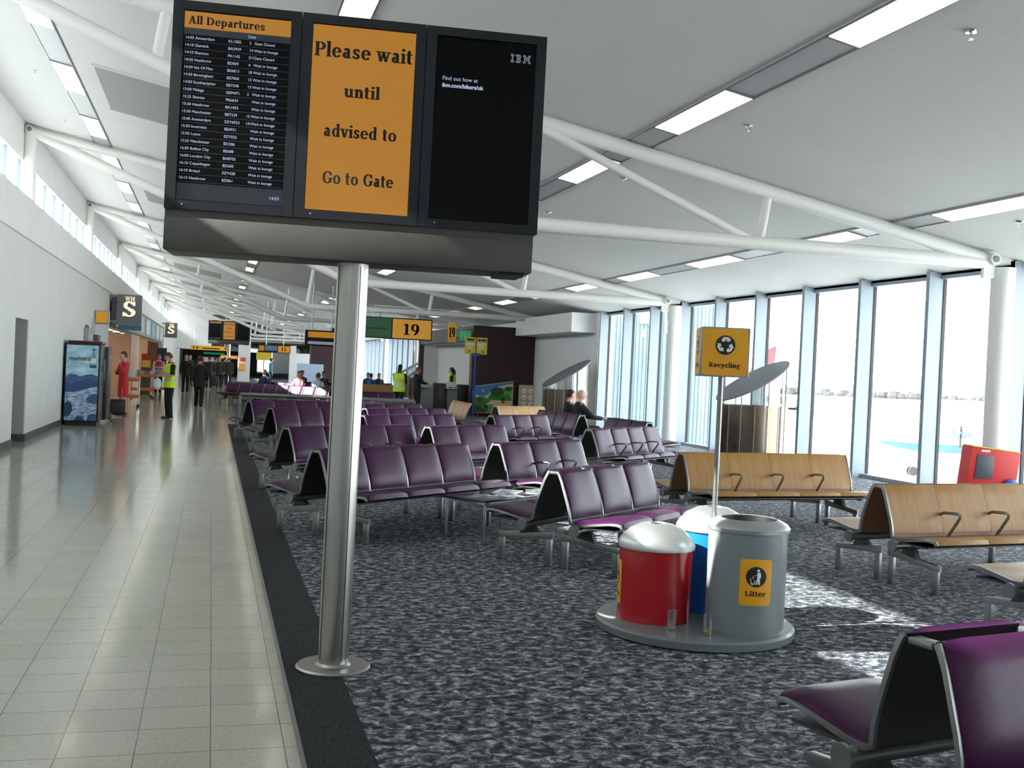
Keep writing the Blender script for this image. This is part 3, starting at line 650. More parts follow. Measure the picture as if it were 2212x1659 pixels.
# ------------------------------------------------------------------ recycling station
PC = V((3.05, 1.82, 0))
mb = MB().m(BASEG); mb.lathe([(0, 0), (.62, 0), (.64, .012), (.645, .055), (.63, .07), (0, .07)], PC, 64); tag(mb.build('bin_platform'), 'round grey platform under the three bins', 'platform')
def lbl(r, z0, z1, ang, mats, extra, arcw):
    """curved label wrapped on a bin; extra draws flat symbols mapped on the cylinder"""
    mb = MB().m(mats); n = 14
    pts = [(r+.002, z0), (r+.002, z1)]
    mb.lathe([(r+.0015, z0), (r+.0022, z0+.001), (r+.0022, z1-.001), (r+.0015, z1)], (0, 0, 0), n, ang-arcw/2, ang+arcw/2); return mb
def wrap(mb, r, ang):
    for v in mb.bm.verts:
        a = ang+v.co.x/r; rad = r-v.co.y; v.co = V((rad*cos(a), rad*sin(a), v.co.z))
def bin_(name, lab, c, r, h, body, lidprof, z0=.07):
    t = thing(name, lab, 'bin', (c[0], c[1], z0)); 
    mb = MB().m(body); mb.lathe([(0, 0), (r, 0), (r, h), (r-.02, h), (r-.02, h-.1)], n=56); mb.build('body', t)
    mb = MB().m(LID); mb.lathe(lidprof, (0, 0, 0), 56); mb.m(BLACK).lathe([(0, lidprof[-1][1]-(.08 if lidprof[-1][0] > .1 else .02)), (lidprof[-1][0], lidprof[-1][1]-(.079 if lidprof[-1][0] > .1 else .019))], n=32); mb.lathe([(lidprof[-1][0], lidprof[-1][1]), (lidprof[-1][0]-.006, lidprof[-1][1]-.08)], n=32) if lidprof[-1][0] > .1 else None; mb.build('lid', t); return t  # black disc and inner wall paint in the darkness of the opening
rb = bin_('recycling_bin', 'short red bin with a domed silver lid, left front on the platform', (2.78, 1.86), .238, .47, RED, [(.236, .462), (.25, .462), (.252, .485), (.235, .52), (.18, .575), (.11, .612), (.06, .62), (.055, .61)])
bb = bin_('recycling_bin', 'blue bin with a domed silver lid, at the back between the red and grey bins', (3.3, 2.1), .238, .55, BLUE, [(.236, .542), (.25, .542), (.252, .565), (.235, .6), (.18, .655), (.11, .692), (.06, .70), (.055, .69)])
lb = bin_('litter_bin', 'tall grey litter bin with an open silver rim and yellow litter sign', (3.265, 1.54), .247, .635, GREYB, [(.245, .628), (.257, .628), (.261, .65), (.245, .672), (.2, .695), (.182, .702), (.172, .698)])
def flat_label(name, parent, r, ang, w, h, zc_, draw):
    mb = MB().m(YELLOW); k = .018; pts = []
    for cx, cz, a0 in ((w/2-k, h/2-k, 0), (-w/2+k, h/2-k, 90), (-w/2+k, -h/2+k, 180), (w/2-k, -h/2+k, 270)): pts += [(cx+k*cos(R(a0+q)), cz+k*sin(R(a0+q))) for q in (0, 30, 60, 90)]
    # strips so that the label can bend
    n = 16
    for i in range(n):
        xa, xb = -w/2+w*i/n, -w/2+w*(i+1)/n
        def hh(x): d = w/2-abs(x); return h/2 if d > k else h/2-k+sqrt(max(0, k*k-(k-d)**2))
        mb.face(mb.verts([(xa, -.002, zc_-hh(xa)), (xb, -.002, zc_-hh(xb)), (xb, -.002, zc_+hh(xb)), (xa, -.002, zc_+hh(xa))]))
    draw(mb, zc_); bmesh.ops.remove_doubles(mb.bm, verts=mb.bm.verts[:], dist=1e-5); wrap(mb, r, ang); return mb.build(name, parent)
def disc(mb, cx, cz, r, y):
    n = 18
    for k in range(n):
        a, b = -cos(pi*k/n), -cos(pi*(k+1)/n); ha, hb = sqrt(max(0, 1-a*a)), sqrt(max(0, 1-b*b))
        q = [(a, -ha), (b, -hb), (b, hb), (a, ha)]
        if k == 0: q = [(a, 0), (b, -hb), (b, hb)]
        if k == n-1: q = [(a, -ha), (b, 0), (a, ha)]
        mb.prism([(cx+r*u, cz+r*v) for u, v in q], (0, y, 0), (1, 0, 0), (0, 0, 1), 0)
def litter_art(mb, z):
    mb.m(INK); disc(mb, 0, z+.035, .063, -.0032); mb.m(PAPER); P = lambda p: mb.prism([(a*.001, z+.035+b*.001) for a, b in p], (0, -.0056, 0), (1, 0, 0), (0, 0, 1), 0)
    P([(12+8.5*cos(k*pi/6), 40+8.5*sin(k*pi/6)) for k in range(12)])
    P([(4, 27), (22, 28), (27, 20), (26, -8), (21, -8), (20, -5), (24, -46), (14, -46), (11, -20), (6, -46), (-4, -46), (4, -8), (4, 15), (-10, 4), (-24, 2), (-24, -3), (-9, -2), (4, 8)])
    P([(-38, -8), (-33, -9), (-28, -40), (-15, -40), (-11, -20), (-6, -19), (-11, -46), (-32, -46)]); P([(-24, 0), (-18, -1), (-16, -12), (-22, -10)])
    mb.m(INK); serif(mb, 'Litter', (0, -.0042, z-.085), (1, 0, 0), (0, 0, 1), .033)
flat_label('label', lb, .247, R(-117+13), .2, .285, .335, litter_art)
def rec_sym(mb, cx, cz, r, y):
    mb.m(INK); disc(mb, cx, cz, r, y); mb.m(PAPER)
    for k in range(3):
        a = R(120*k); P = lambda p: mb.prism([(cx+r*(u*cos(a)-v*sin(a)), cz+r*(u*sin(a)+v*cos(a))) for u, v in p], (0, y-.0016, 0), (1, 0, 0), (0, 0, 1), 0)
        P([(-.46, .46), (-.22, .82), (.05, .82), (.1, .7), (-.14, .3)]); P([(.02, .82), (.3, .82), (.42, .62), (.55, .7), (.42, .36), (.04, .38), (.16, .45), (-.02, .72)])
def rec_art(mb, z):
    rec_sym(mb, 0, z+.035, .063, -.0032); mb.m(INK); serif(mb, 'Recycling', (0, -.0042, z-.085), (1, 0, 0), (0, 0, 1), .028)
flat_label('label', rb, .238, R(-117-84), .2, .285, .235, rec_art)
# sign on a slim post
t = thing('recycling_sign', 'square yellow recycling sign box on a slim steel post among the bins', 'sign', (3.17, 1.83, .07), R(-20))
mb = MB().m(ALU); mb.tube([(0, 0, 0), (0, 0, 1.6)], .017, 16); mb.lathe([(0, 0), (.05, 0), (.05, .006), (0, .006)], n=20); mb.build('post', t)
mb = MB().m(GREYP); mb.b2((-.158, -.158, 1.59), (.158, .158, 1.91), .01); bx = mb.build('sign_box', t)
for k in range(4):
    mb = MB().m(YELLOW); w_, h_, q = .145, .15, .02
    pts = []
    for cx, cz, a0 in ((w_-q, h_-q, 0), (-w_+q, h_-q, 90), (-w_+q, -h_+q, 180), (w_-q, -h_+q, 270)): pts += [(cx+q*cos(R(a0+z)), 1.75+cz+q*sin(R(a0+z))) for z in (0, 30, 60, 90)]
    mb.prism(pts, (0, -.1585, 0), (1, 0, 0), (0, 0, 1), 0); rec_sym(mb, 0, 1.795, .063, -.16); mb.m(INK); serif(mb, 'Recycling', (0, -.16, 1.65), (1, 0, 0), (0, 0, 1), .031); mb.build('sign_face', bx, (0, 0, 0), k*pi/2)
# plastic cups
def cup(x, y, lab, liq):
    t = thing('plastic_cup', lab, 'cup', (x, y, .0705)); mb = MB().m(CUP); mb.lathe([(0, 0), (.026, 0), (.035, .125), (.0335, .125), (.0245, .004), (0, .004)], n=24); mb.build('cup_wall', t)
    if liq: mb = MB().m(LIQ if liq > .008 else CUP); mb.lathe([(0, .0045), (.0243, .0045), (.0246+liq*.06, .0045+liq), (0, .0045+liq)], n=24); mb.build('drink', t)
cup(2.75, 1.505, 'clear empty plastic cup standing in front of the red bin', .004); cup(2.93, 1.37, 'clear plastic cup with a little amber drink, in front of the grey bin', .018)
# play unit by the window
t = thing('play_unit', 'red wall-mounted play unit with a grey screen by the right window', 'play unit', (9.95, 7.4, 0), R(-15))
mb = MB().m(TOYRED); mb.prism([(-.27, .36), (.4, .36), (.46, .86), (-.21, .93)], (0, 0, 0), (1, 0, 0), (0, 0, 1), -.3, .015); mb.build('cabinet', t)
mb = MB().m(TOYYEL); mb.prism([(-.2, .928), (.46, .858), (.46, .872), (-.2, .942)], (0, 0, 0), (1, 0, 0), (0, 0, 1), -.28); mb.build('top_edge', t)
mb = MB().m(TOYGREY); mb.prism([(-.16, .5), (.08, .5), (.1, .8), (-.13, .83)], (0, -.012, 0), (1, 0, 0), (0, 0, 1), -.012, .004); mb.build('screen', t)
mb = MB().m(PAPER); mb.box((-.02, -.004, .87), (.12, .006, .025)); mb.build('badge', t)
mb = MB().m(TOYBLUE); mb.ball((.33, -.03, .4), .11, 20, (1, .4, 1)); mb.m(TOYYEL).ball((.38, -.06, .37), .05, 14, (1, .5, .6)); mb.build('knob', t)
mb = MB().m(TOYRED); mb.b2((-.3, .05, 0), (.3, .25, .37)); mb.build('plinth', t)
# ------------------------------------------------------------------ gate block
mb = MB().m(MAROON); mb.b2((9.0, 33, 0), (11.5, 33.15, 3.12)); mb.b2((9.0, 33, 3.12), (10.9, 33.15, 3.28)); mb.b2((11.35, 33, 0), (11.5, 41.3, 3.12))
mb.m(MAROONL).b2((9.0, 33.15, 2.72), (9.15, 43.5, 3.28)); mb.b2((9.0, 33.15, 0), (9.25, 33.4, 2.72)); mb.b2((9.0, 43.3, 0), (9.4, 43.6, 3.28))
mb.m(WHITE).b2((9.85, 33.4, 0), (9.95, 43.3, 2.72)); mb.b2((9.2, 43.2, 0), (11.4, 43.28, 2.72)); mb.b2((9.15, 33.2, 2.7), (11.4, 43.3, 2.78)); struct('wall_gate', mb)
t = thing('gate_counter', 'grey and brown gate counter with two white tops in front of the gate block', 'counter', (7.15, 33.6, 0), .02)
for x0, x1, mtl, h, nm in ((0, .6, COUNTER, .98, 'pedestal'), (.6, 1.12, DARKB, 1.12, 'front_panel'), (1.12, 1.5, COUNTER, .93, 'pedestal'), (1.5, 2.0, DARKB, 1.1, 'front_panel')):
    mb = MB().m(mtl); mb.b2((x0, 0 if mtl is COUNTER else .1, 0), (x1, .7, h), .008); mb.build(nm, t)
for x0, x1 in ((-.02, .57), (1.08, 1.46)):
    mb = MB().m(WHITE); mb.b2((x0, .05, 1.0), (x1, .12, 1.19), .006); mb.b2((x0-.04, -.12, .94), (x1+.02, .12, .965), .006); mb.lathe([(0, .9), (.16, .945), (0, .945)], ((x0+x1)/2, -.02, 0), 20); mb.build('writing_top', t)
cp = MB().m(STEELW); cp.tube([(5.2, 31.95, 3.72), (8.2, 31.95, 3.7), (8.9, 32.4, 3.62), (9.05, 33.05, 3.3)], .025, 8); tag(cp.build('cable_conduit'), 'thin white cable conduit running from the truss down to the gate block', 'conduit')
t = thing('gate_sign', 'hanging gate sign with green screen and yellow number 19 panel', 'sign', (6.9, 31.75, 2.6), 0)
mb = MB().m(CASING); mb.b2((-2.75, 0, 0), (.32, .16, .73), .01); mb.build('casing', t)
mb = MB().m(GREENS); mb.b2((-2.7, -.004, .03), (-1.1, .01, .7)); mb.m(INK); serif(mb, 'wait', (-2.1, -.006, .3), (1, 0, 0), (0, 0, 1), .09) if False else None; mb.m(CASING)
for k in range(18): mb.b2((-2.4+k*.065, -.006, .3), (-2.36+k*.065, -.004, .36))
mb.build('screen', t)
mb = MB().m(YELLOWL); mb.b2((-1.06, -.006, .035), (.28, .01, .69)); mb.m(INK); serif(mb, '19', (-.4, -.008, .16), (1, 0, 0), (0, 0, 1), .38); mb.build('number_panel', t)
for x in (-2.2, -1.7, -.2): mb = MB().m(STEELW); mb.tube([(x, .08, .73), (x, .08, 1.05)], .04, 10); mb.build('hanger', t)
t = thing('gate_sign', 'narrow yellow 19 sign projecting from the gate block fascia', 'sign', (8.27, 33.6, 2.62), R(0))
mb = MB().m(YELLOWL); mb.b2((-.06, 0, .02), (.2, .07, .72)); mb.m(PAPER).b2((.2, -.005, 0), (.23, .075, .74)); mb.build('panel', t)
mb = MB().m(ALU); mb.b2((.23, .02, .5), (.75, .05, .56)); mb.b2((.23, .02, .15), (.75, .05, .2)); mb.build('bracket', t)
mb = MB().m(INK); serif(mb, '19', (.07, -.003, .2), (1, 0, 0), (0, 0, 1), .36, sx=.42); mb.build('lettering', t)
t = thing('exit_sign', 'small green lit exit sign beside the narrow yellow 19 sign', 'sign', (8.61, 33.3, 2.72), 0)
mb = MB().m(EXITG); mb.b2((-.04, 0, 0), (.34, .06, .34)); mb.m(PAPER).b2((.34, -.004, -.01), (.37, .064, .35)); mb.build('panel', t)
mb = MB().m(PAPER); mb.prism([(.02, .12), (.05, .12), (.05, .25), (.07, .25), (.035, .31), (0, .25), (.02, .25)], (0, -.004, 0), (1, 0, 0), (0, 0, 1), 0); sans(mb, 'Exit', (.09, -.004, .2), (1, 0, 0), (0, 0, 1), .09); mb.b2((.12, -.005, .1), (.2, -.003, .17)); mb.build('pictogram', t)
t = thing('gate_sign', 'yellow gate sign half hidden below the green screen, right of the pole', 'sign', (6.15, 43.3, 2.55), 0)
mb = MB().m(CASING); mb.b2((-1.2, 0, 0), (.3, .15, .7)); mb.build('casing', t); mb = MB().m(YELLOWL); mb.b2((-.6, -.006, .05), (.25, .01, .65)); mb.m(INK); serif(mb, '18', (-.2, -.008, .15), (1, 0, 0), (0, 0, 1), .36); mb.build('number_panel', t)
for x in (-.9, 0): mb = MB().m(STEELW); mb.tube([(x, .07, .7), (x, .07, 1.0)], .04, 10); mb.build('hanger', t)
t = thing('gate_sign', 'distant gate sign with blue screen and yellow number 15', 'sign', (4.36, 60, 2.16), 0)
mb = MB().m(CASING); mb.b2((-1.85, 0, 0), (.02, .15, .45)); mb.build('casing', t); mb = MB().m(mat('blue_grey_screen', (.05, .08, .12), .4, emit=(.1, .2, .32), es=.4)); mb.b2((-1.45, -.006, .12), (-.75, .01, .42)); mb.m(AMBERS).b2((-1.8, -.006, .1), (-1.5, .01, .4)); mb.build('screen', t)
mb = MB().m(YELLOWL); mb.b2((-.7, -.006, .04), (-.02, .01, .42)); mb.m(INK); serif(mb, '15', (-.36, -.008, .12), (1, 0, 0), (0, 0, 1), .22); mb.build('number_panel', t)
for x in (-1.4, -.4): mb = MB().m(STEELW); mb.tube([(x, .07, .45), (x, .07, zc(4.36+x)-2.16+.02)], .03, 8); mb.build('hanger', t)
TI = t = thing('information_screen', 'dark hanging screen edge just left of the steel pole', 'screen', (3.75, 40, 2.35), 0)
mb = MB().m(CASING); mb.b2((-.18, 0, 0), (1.2, .15, .66)); mb.build('casing', t); mb = MB().m(AMBERS); mb.b2((-.06, -.005, .36), (1.1, .01, .6)); mb.m(mat('pale_screen', (.1, .1, .12), .4, emit=(.35, .38, .45), es=.5)).b2((-.06, -.005, .08), (1.1, .01, .2)); mb.build('screen', t)
for x in (.1, .9): mb = MB().m(STEELW); mb.tube([(x, .07, .66), (x, .07, zc(3.75+x)-2.35+.03)], .03, 8); mb.build('hanger', TI)
t = thing('queue_sign', 'yellow twin-panel boarding priority sign on a blue post', 'sign', (8.92, 32.2, 0), .05)
mb = MB().m(POSTB); mb.tube([(0, 0, 0), (0, 0, 2.25)], .04, 12); mb.b2((-.16, -.03, 2.16), (.16, .03, 2.26)); mb.lathe([(0, 0), (.22, 0), (.2, .03), (0, .04)], n=20); mb.b2((-.05, -.05, .6), (.05, .05, .95)); mb.build('post', t)
for s, top_, rest in ((-1, 'PRIORITY', 'PASSENGERS'), (1, 'ALL OTHER', 'PASSENGERS')):
    mb = MB().m(YEL2); mb.b2((s*.215-.2, -.02, 2.22), (s*.215+.2, .01, 2.82), .015); p_ = mb.build('panel', t)
    mb = MB().m(INK); sans(mb, top_, (s*.215, -.023, 2.71), (1, 0, 0), (0, 0, 1), .045, 'CENTER', .012); sans(mb, rest, (s*.215, -.023, 2.65), (1, 0, 0), (0, 0, 1), .035, 'CENTER')
    mb.m(PAPER).b2((s*.215-.15, -.0235, 2.53), (s*.215+.13, -.022, 2.62)); mb.b2((s*.215-.12, -.0235, 2.42), (s*.215+.06, -.022, 2.5)); mb.m(INK).prism([(0, 0), (.1*s, -.09), (.075*s, -.1), (-.025*s, -.01)], (s*.215, -.0235, 2.36), (1, 0, 0), (0, 0, 1), 0); mb.build('notice', p_)
# hill mural
GRN = [mat('mural_green', (.04, .24, .045), .6), mat('mural_dark_green', (.012, .09, .02), .6), mat('mural_light_green', (.12, .4, .06), .6)]
MSKY = mat('mural_sky', (.03, .22, .55), .6); MCRM = mat('mural_cream', (.72, .58, .36), .6); MORG = mat('mural_orange', (.75, .25, .03), .6); MRED = mat('mural_red', (.45, .03, .02), .6); MFRM = mat('mural_edge', (.55, .42, .24), .5)
mx = 32.85; t = thing('mural_board', 'slanted wooden mural of green hills under a blue sky', 'mural', (9.1, 32.8, 0), 0)
mb = MB().m(MFRM); w1, ht = 1.42, lambda u: 1.06+.235*u; mb.prism([(-.02, .12), (1.44, .12), (1.44, ht(1.0)+.03), (-.02, ht(0)+.03)], (0, 0, 0), (1, 0, 0), (0, 0, 1), -.05); mb.build('backboard', t)
mb = MB(); LY = [0]
def lay(mt, pts):
    LY[0] -= .0012; mb.m(mt).prism([(u*1.42, v) for u, v in pts], (0, LY[0], 0), (1, 0, 0), (0, 0, 1), 0)
def hill(u0, u1, z0, h, n=14): return [(u0+(u1-u0)*k/n, z0+h*sin(pi*k/n)**.8) for k in range(n+1)]
lay(MSKY, [(0, .15), (1, .15), (1, ht(1)), (0, ht(0))])
lay(MCRM, [(0, .15), (1, .15), (1, 1.2), (.93, 1.21), (.8, 1.17), (.66, 1.12), (.55, 1.06), (.45, .93), (.32, .78), (.2, .72), (.1, .76), (0, .8)])
lay(MORG, [(.22+.045*cos(k*pi/8), .93+.055*sin(k*pi/8)) for k in range(16)])
lay(GRN[0], [(.33, .6)]+hill(.33, 1.0, .62, .44)+[(1, .6)]); lay(GRN[2], [(.75, .8), (.82, 1.02), (.9, 1.12), (1, 1.13), (1, .8)]); lay(GRN[1], [(.48+.17*cos(k*pi/10)+.1, .9+.17*sin(k*pi/10)) for k in range(20)])
lay(GRN[1], [(.88+.1*cos(k*pi/10), 1.03+.075*sin(k*pi/10)) for k in range(20)]); lay(GRN[0], [(0, .15)]+hill(-.2, .5, .45, .27)[4:]+[(.62, .5), (1, .6), (1, .15)])
lay(MCRM, [(.3, .45), (.4, .55), (.6, .5), (.8, .53), (1, .6), (1, .44), (.8, .4), (.6, .38), (.4, .4)]); lay(GRN[2], [(.2, .15)]+hill(.1, .75, .22, .22)+[(.9, .15)]); lay(GRN[1], [(0, .15)]+hill(-.3, .3, .2, .2)[7:]+[(.3, .15)])
for u, v in ((.14, .5), (.75, .55), (.3, .25)): lay(GRN[1], [(u+.06*cos(k*pi/8), v+.1+.08*sin(k*pi/8)) for k in range(16)]); lay(MRED, [(u+.045*cos(k*pi/8), v+.05*sin(k*pi/8)) for k in range(16)])
mb.build('painted_panel', t)
for x in (.15, 1.25): mb = MB().m(WOODE); mb.b2((x-.03, .0, 0), (x+.03, .05, .15)); mb.build('foot', t)
t = thing('mirror_toy', 'square wooden play board with nine round mirrors beside the mural', 'play board', (10.75, 32.8, .32), 0)
mb = MB().m(MFRM); mb.b2((0, 0, 0), (.92, .05, .88), .01); mb.build('board', t)
for i in range(3):
    for j in range(3):
        c = V((.21+.25*i, -.001, .19+.235*j)); mb = MB().m(PAPER); mb.prism([(c.x+.095*cos(k*pi/10), c.z+.095*sin(k*pi/10)) for k in range(20)], (0, -.001, 0), (1, 0, 0), (0, 0, 1), .01)  # pale colour painted in place of the mirror's bright reflection
        mb.m(DARKB).prism([(c.x+.03+.028*cos(k*pi/6), c.z-.02+.02*sin(k*pi/6)) for k in range(12)], (0, -.0125, 0), (1, 0, 0), (0, 0, 1), 0); mb.build('mirror', t)
mb = MB().m(MFRM); mb.b2((.38, .0, -.32), (.46, .05, 0)); mb.build('stand', t)
# stair pods
def pod(x, y, lab):
    t = thing('stair_pod', lab, 'glass enclosure', (x, y, 0), 0, 'cylindrical glass stair enclosures'); r = .69; zt = lambda a: 1.67+.43*cos(a)
    n = 48
    mb = MB().m(BRONZE); mb.lathe([(r, 0), (r, 1.18), (r-.03, 1.18), (r-.03, 0)], n=n)
    mb.m(BRONZE2)
    for k in range(16): a = 2*pi*k/16; mb.box((cos(a)*(r+.002), sin(a)*(r+.002), .59), (.012, .012, 1.18), a)
    mb.build('lower_panels', t)
    mb = MB().m(PODG); lo = [mb.bm.verts.new((r*cos(2*pi*k/n), r*sin(2*pi*k/n), 1.18)) for k in range(n)]; hi = [mb.bm.verts.new((r*cos(2*pi*k/n), r*sin(2*pi*k/n), zt(2*pi*k/n))) for k in range(n)]
    for k in range(n): mb.face([lo[k], lo[(k+1) % n], hi[(k+1) % n], hi[k]])
    mb.build('glass_drum', t)
    mb = MB().m(PODLID); pts = [(cos(2*pi*k/n), sin(2*pi*k/n)) for k in range(n)]; R1 = r+.03
    a = [mb.bm.verts.new((R1*p[0], R1*p[1], zt(2*pi*k/n))) for k, p in enumerate(pts)]; b = [mb.bm.verts.new((R1*p[0], R1*p[1], zt(2*pi*k/n)+.03)) for k, p in enumerate(pts)]
    mb.face(a[::-1]); mb.face(b)
    for k in range(n): mb.face([a[k], a[(k+1) % n], b[(k+1) % n], b[k]])
    mb.build('slanted_lid', t)
    for k in range(8): an = 2*pi*k/8; mb = MB().m(ALU); mb.tube([(r*cos(an), r*sin(an), 1.18), (r*cos(an), r*sin(an), zt(an))], .012, 8); mb.build('mullion', t)
pod(10.6, 15.1, 'bronze glass cylinder with slanted lid, nearest one, right of the recycling sign'); pod(10.25, 26, 'bronze glass cylinder with slanted lid by the two seated men')
pod(9.5, 44.5, 'bronze glass cylinder with slanted lid behind the hi-vis woman'); pod(10.6, 54, 'bronze glass cylinder with slanted lid, farthest one')
# ------------------------------------------------------------------ left side of the walkway
t = thing('vending_machine', 'vending machine with blue mountain water advert on its side', 'vending machine', (-3.21, 20.9, 0), 0)
mb = MB().m(BLACK); mb.b2((0, 0, .1), (.74, .95, 1.84), .02); mb.b2((.04, .04, 0), (.7, .9, .1)); mb.m(DRED).b2((.05, .03, 1.84), (.76, .95, 1.9), .01); mb.build('cabinet', t)
AD = [mat('advert_'+n, c, .3) for n, c in (('sky', (.3, .55, .72)), ('cloud', (.66, .78, .84)), ('far_hill', (.06, .14, .3)), ('hill', (.03, .085, .22)), ('water', (.42, .56, .72)), ('rock', (.02, .05, .16)), ('mist', (.2, .34, .52)), ('ink', (.1, .13, .2)))]
ADW = noisy('advert_water_streaks', [(.35, (.1, .2, .4)), (.5, (.36, .5, .68)), (.65, (.66, .74, .84))], (3, 1, 7), 3, 5, .3); ADS = noisy('advert_cloudy_sky', [(.3, (.22, .48, .66)), (.5, (.38, .62, .76)), (.68, (.66, .8, .86))], (2, 1, 5), 2, 4, .3); ADH = noisy('advert_hill_mottle', [(.35, (.025, .07, .19)), (.65, (.07, .16, .34))], (2, 1, 6), 3, 5, .3)
mb = MB(); yy = [-.004]
def ad(mt, pts): yy[0] -= .0008; mb.m(mt).prism(pts, (0, yy[0], 0), (1, 0, 0), (0, 0, 1), 0)
ad(ADS, [(.03, .12), (.7, .12), (.7, 1.8), (.03, 1.8)])
ad(ADH, [(.03, .9), (.03, 1.1), (.12, 1.16), (.24, 1.14), (.34, 1.1), (.46, 1.15), (.58, 1.16), (.7, 1.12), (.7, .9)]); ad(AD[3], [(.03, .6), (.03, .96), (.18, .94), (.34, 1.02), (.5, 1.04), (.7, .98), (.7, .6)])
ad(ADW, [(.03, .12), (.03, .74), (.2, .75), (.4, .8), (.56, .86), (.7, .88), (.7, .12)]); ad(ADH, [(.46, .6), (.54, .7), (.66, .73), (.7, .72), (.7, .5), (.6, .5), (.5, .54)]); ad(AD[5], [(.03, .2), (.03, .5), (.1, .55), (.17, .5), (.2, .36), (.14, .22)]); ad(ADH, [(.5, .12), (.52, .24), (.62, .28), (.7, .26), (.7, .12)]); ad(AD[3], [(.22, .12), (.3, .22), (.42, .2), (.46, .12)])
ad(AD[6], [(.52, 1.3), (.52, 1.52), (.55, 1.58), (.57, 1.64), (.57, 1.72), (.62, 1.72), (.62, 1.64), (.64, 1.58), (.67, 1.52), (.67, 1.3)]); ad(AD[3], [(.565, 1.69), (.565, 1.73), (.625, 1.73), (.625, 1.69)]); ad(AD[3], [(.53, 1.3), (.53, 1.36), (.66, 1.36), (.66, 1.3)]); ad(AD[1], [(.53, 1.4), (.53, 1.52), (.66, 1.52), (.66, 1.4)])
mb.m(AD[7]); sans(mb, 'malvern', (.09, -.018, 1.46), (1, 0, 0), (0, 0, 1), .1, bold=.004); sans(mb, 'natural water', (.14, -.018, 1.39), (1, 0, 0), (0, 0, 1), .03) if False else None
mb.m(AD[6]).b2((.16, -.0185, 1.4), (.42, -.018, 1.415)); mb.build('side_advert', t)
mb = MB().m(mat('vending_glass', (.01, .012, .015), .08, spec=.7)); mb.b2((.74, .06, .35), (.755, .7, 1.75)); mb.m(ALU).b2((.74, .0, .12), (.765, .03, 1.84)); mb.build('front_door', t); mb = MB().m(ALU); mb.b2((.745, .74, 1.0), (.765, .88, 1.5)); mb.build('coin_panel', t)
t = thing('vending_machine', 'black vending machine standing behind the water advert machine', 'vending machine', (-3.21, 22.0, 0), 0)
mb = MB().m(BLACK); mb.b2((0, 0, .08), (.8, 1.05, 1.8), .04); mb.build('cabinet', t); mb = MB().m(ALU); mb.b2((.79, .05, .1), (.82, .1, 1.75)); mb.m(mat('drinks_panel', (.1, .03, .03), .3)).b2((.79, .15, .5), (.815, .8, 1.6)); mb.build('front_door', t); mb = MB().m(ALU); mb.b2((.76, .9, .03), (.86, 1.0, .2)); mb.build('delivery_flap', t)
def simple(name, lab, cat, parts, loc, rz=0, group=None):
    """parts: list of (name, mb)"""
    if len(parts) == 1: o = parts[0][1].build(name, None, loc, rz); return tag(o, lab, cat, group)
    t = thing(name, lab, cat, loc, rz, group)
    for n, b in parts: b.build(n, t)
    return t
EXL, EYL = (1, 0, 0), (0, 0, 1)
def whs(loc, lab):
    t = thing('shop_sign', lab, 'shop sign', loc, 0, 'grey projecting shop signs'); a = MB().m(WHSG); a.b2((0, 0, 0), (.73, .14, .95), .01); a.build('sign_box', t)
    b = MB().m(WHSL); serif(b, 'WH', (.38, -.004, .75), EXL, EYL, .13, sx=.9); serif(b, 'S', (.37, -.004, .26), EXL, EYL, .47, sx=1.15); b.build('lettering', t)
    c = MB().m(ALU); c.b2((-.25, .04, .85), (0, .1, .92)); c.b2((-.25, .04, .05), (0, .1, .12)); c.build('bracket', t)
whs((-3.0, 31.0, 2.58), 'large grey projecting shop sign with a cream letter S, nearer one'); whs((-3.0, 66, 2.85), 'grey projecting shop sign with a cream letter S, farther one')
t = thing('shop_fascia', 'grey shop front fascia with poster panels above the open shop', 'shop fascia', (-3.2, 31.4, 2.5), 0)
a = MB().m(WHSG); a.b2((0, 0, 0), (.16, 34, .95)); a.build('fascia_board', t)
for k in range(7): a = MB().m(mat('poster_%d' % k, ((.6, .62, .64), (.16, .4, .55), (.5, .52, .55))[k % 3], .5)); a.b2((.16, 2+k*4.5, .12), (.18, 5+k*4.5, .82)); a.build('poster_panel', t)
simple('wall_panel', 'dark blue-grey information strip under the projecting shop sign', 'sign', [('p', MB().m(mat('blue_strip', (.08, .2, .3), .5)).b2((0, 0, 0), (.7, .05, .16)))], (-2.98, 31.4, 2.42))
simple('direction_sign', 'small grey box sign with an orange face high on the left wall', 'sign', [('case', MB().m(GREYP).b2((0, 0, 0), (.36, .42, .37), .01)), ('face', MB().m(YELLOWL).b2((.03, -.01, .03), (.33, 0, .34)))], (-3.24, 27.0, 2.46))
for nm, lab, y, z, h, mt in (('switch_box', 'grey electrical box on the left wall above the vending machine, left one', 24.6, 1.92, .36, GREYP), ('switch_box', 'darker grey electrical box on the left wall, right one above the vending machine', 26.9, 1.85, .3, SKIRT), ('wall_notice', 'small blue notice square high on the left wall', 24.9, 2.24, .12, mat('notice_blue', (.04, .07, .14), .6)), ('wall_notice', 'pale grey notices on the left wall under the orange sign', 26.4, 2.15, .42, mat('notice_grey', (.42, .47, .52), .6))):
    simple(nm, lab, 'notice' if 'notice' in nm else 'electrical box', [('a', MB().m(mt).b2((0, 0, 0), (.12 if 'box' in nm else .02, .7, h), .008))], (-3.25, y, z))
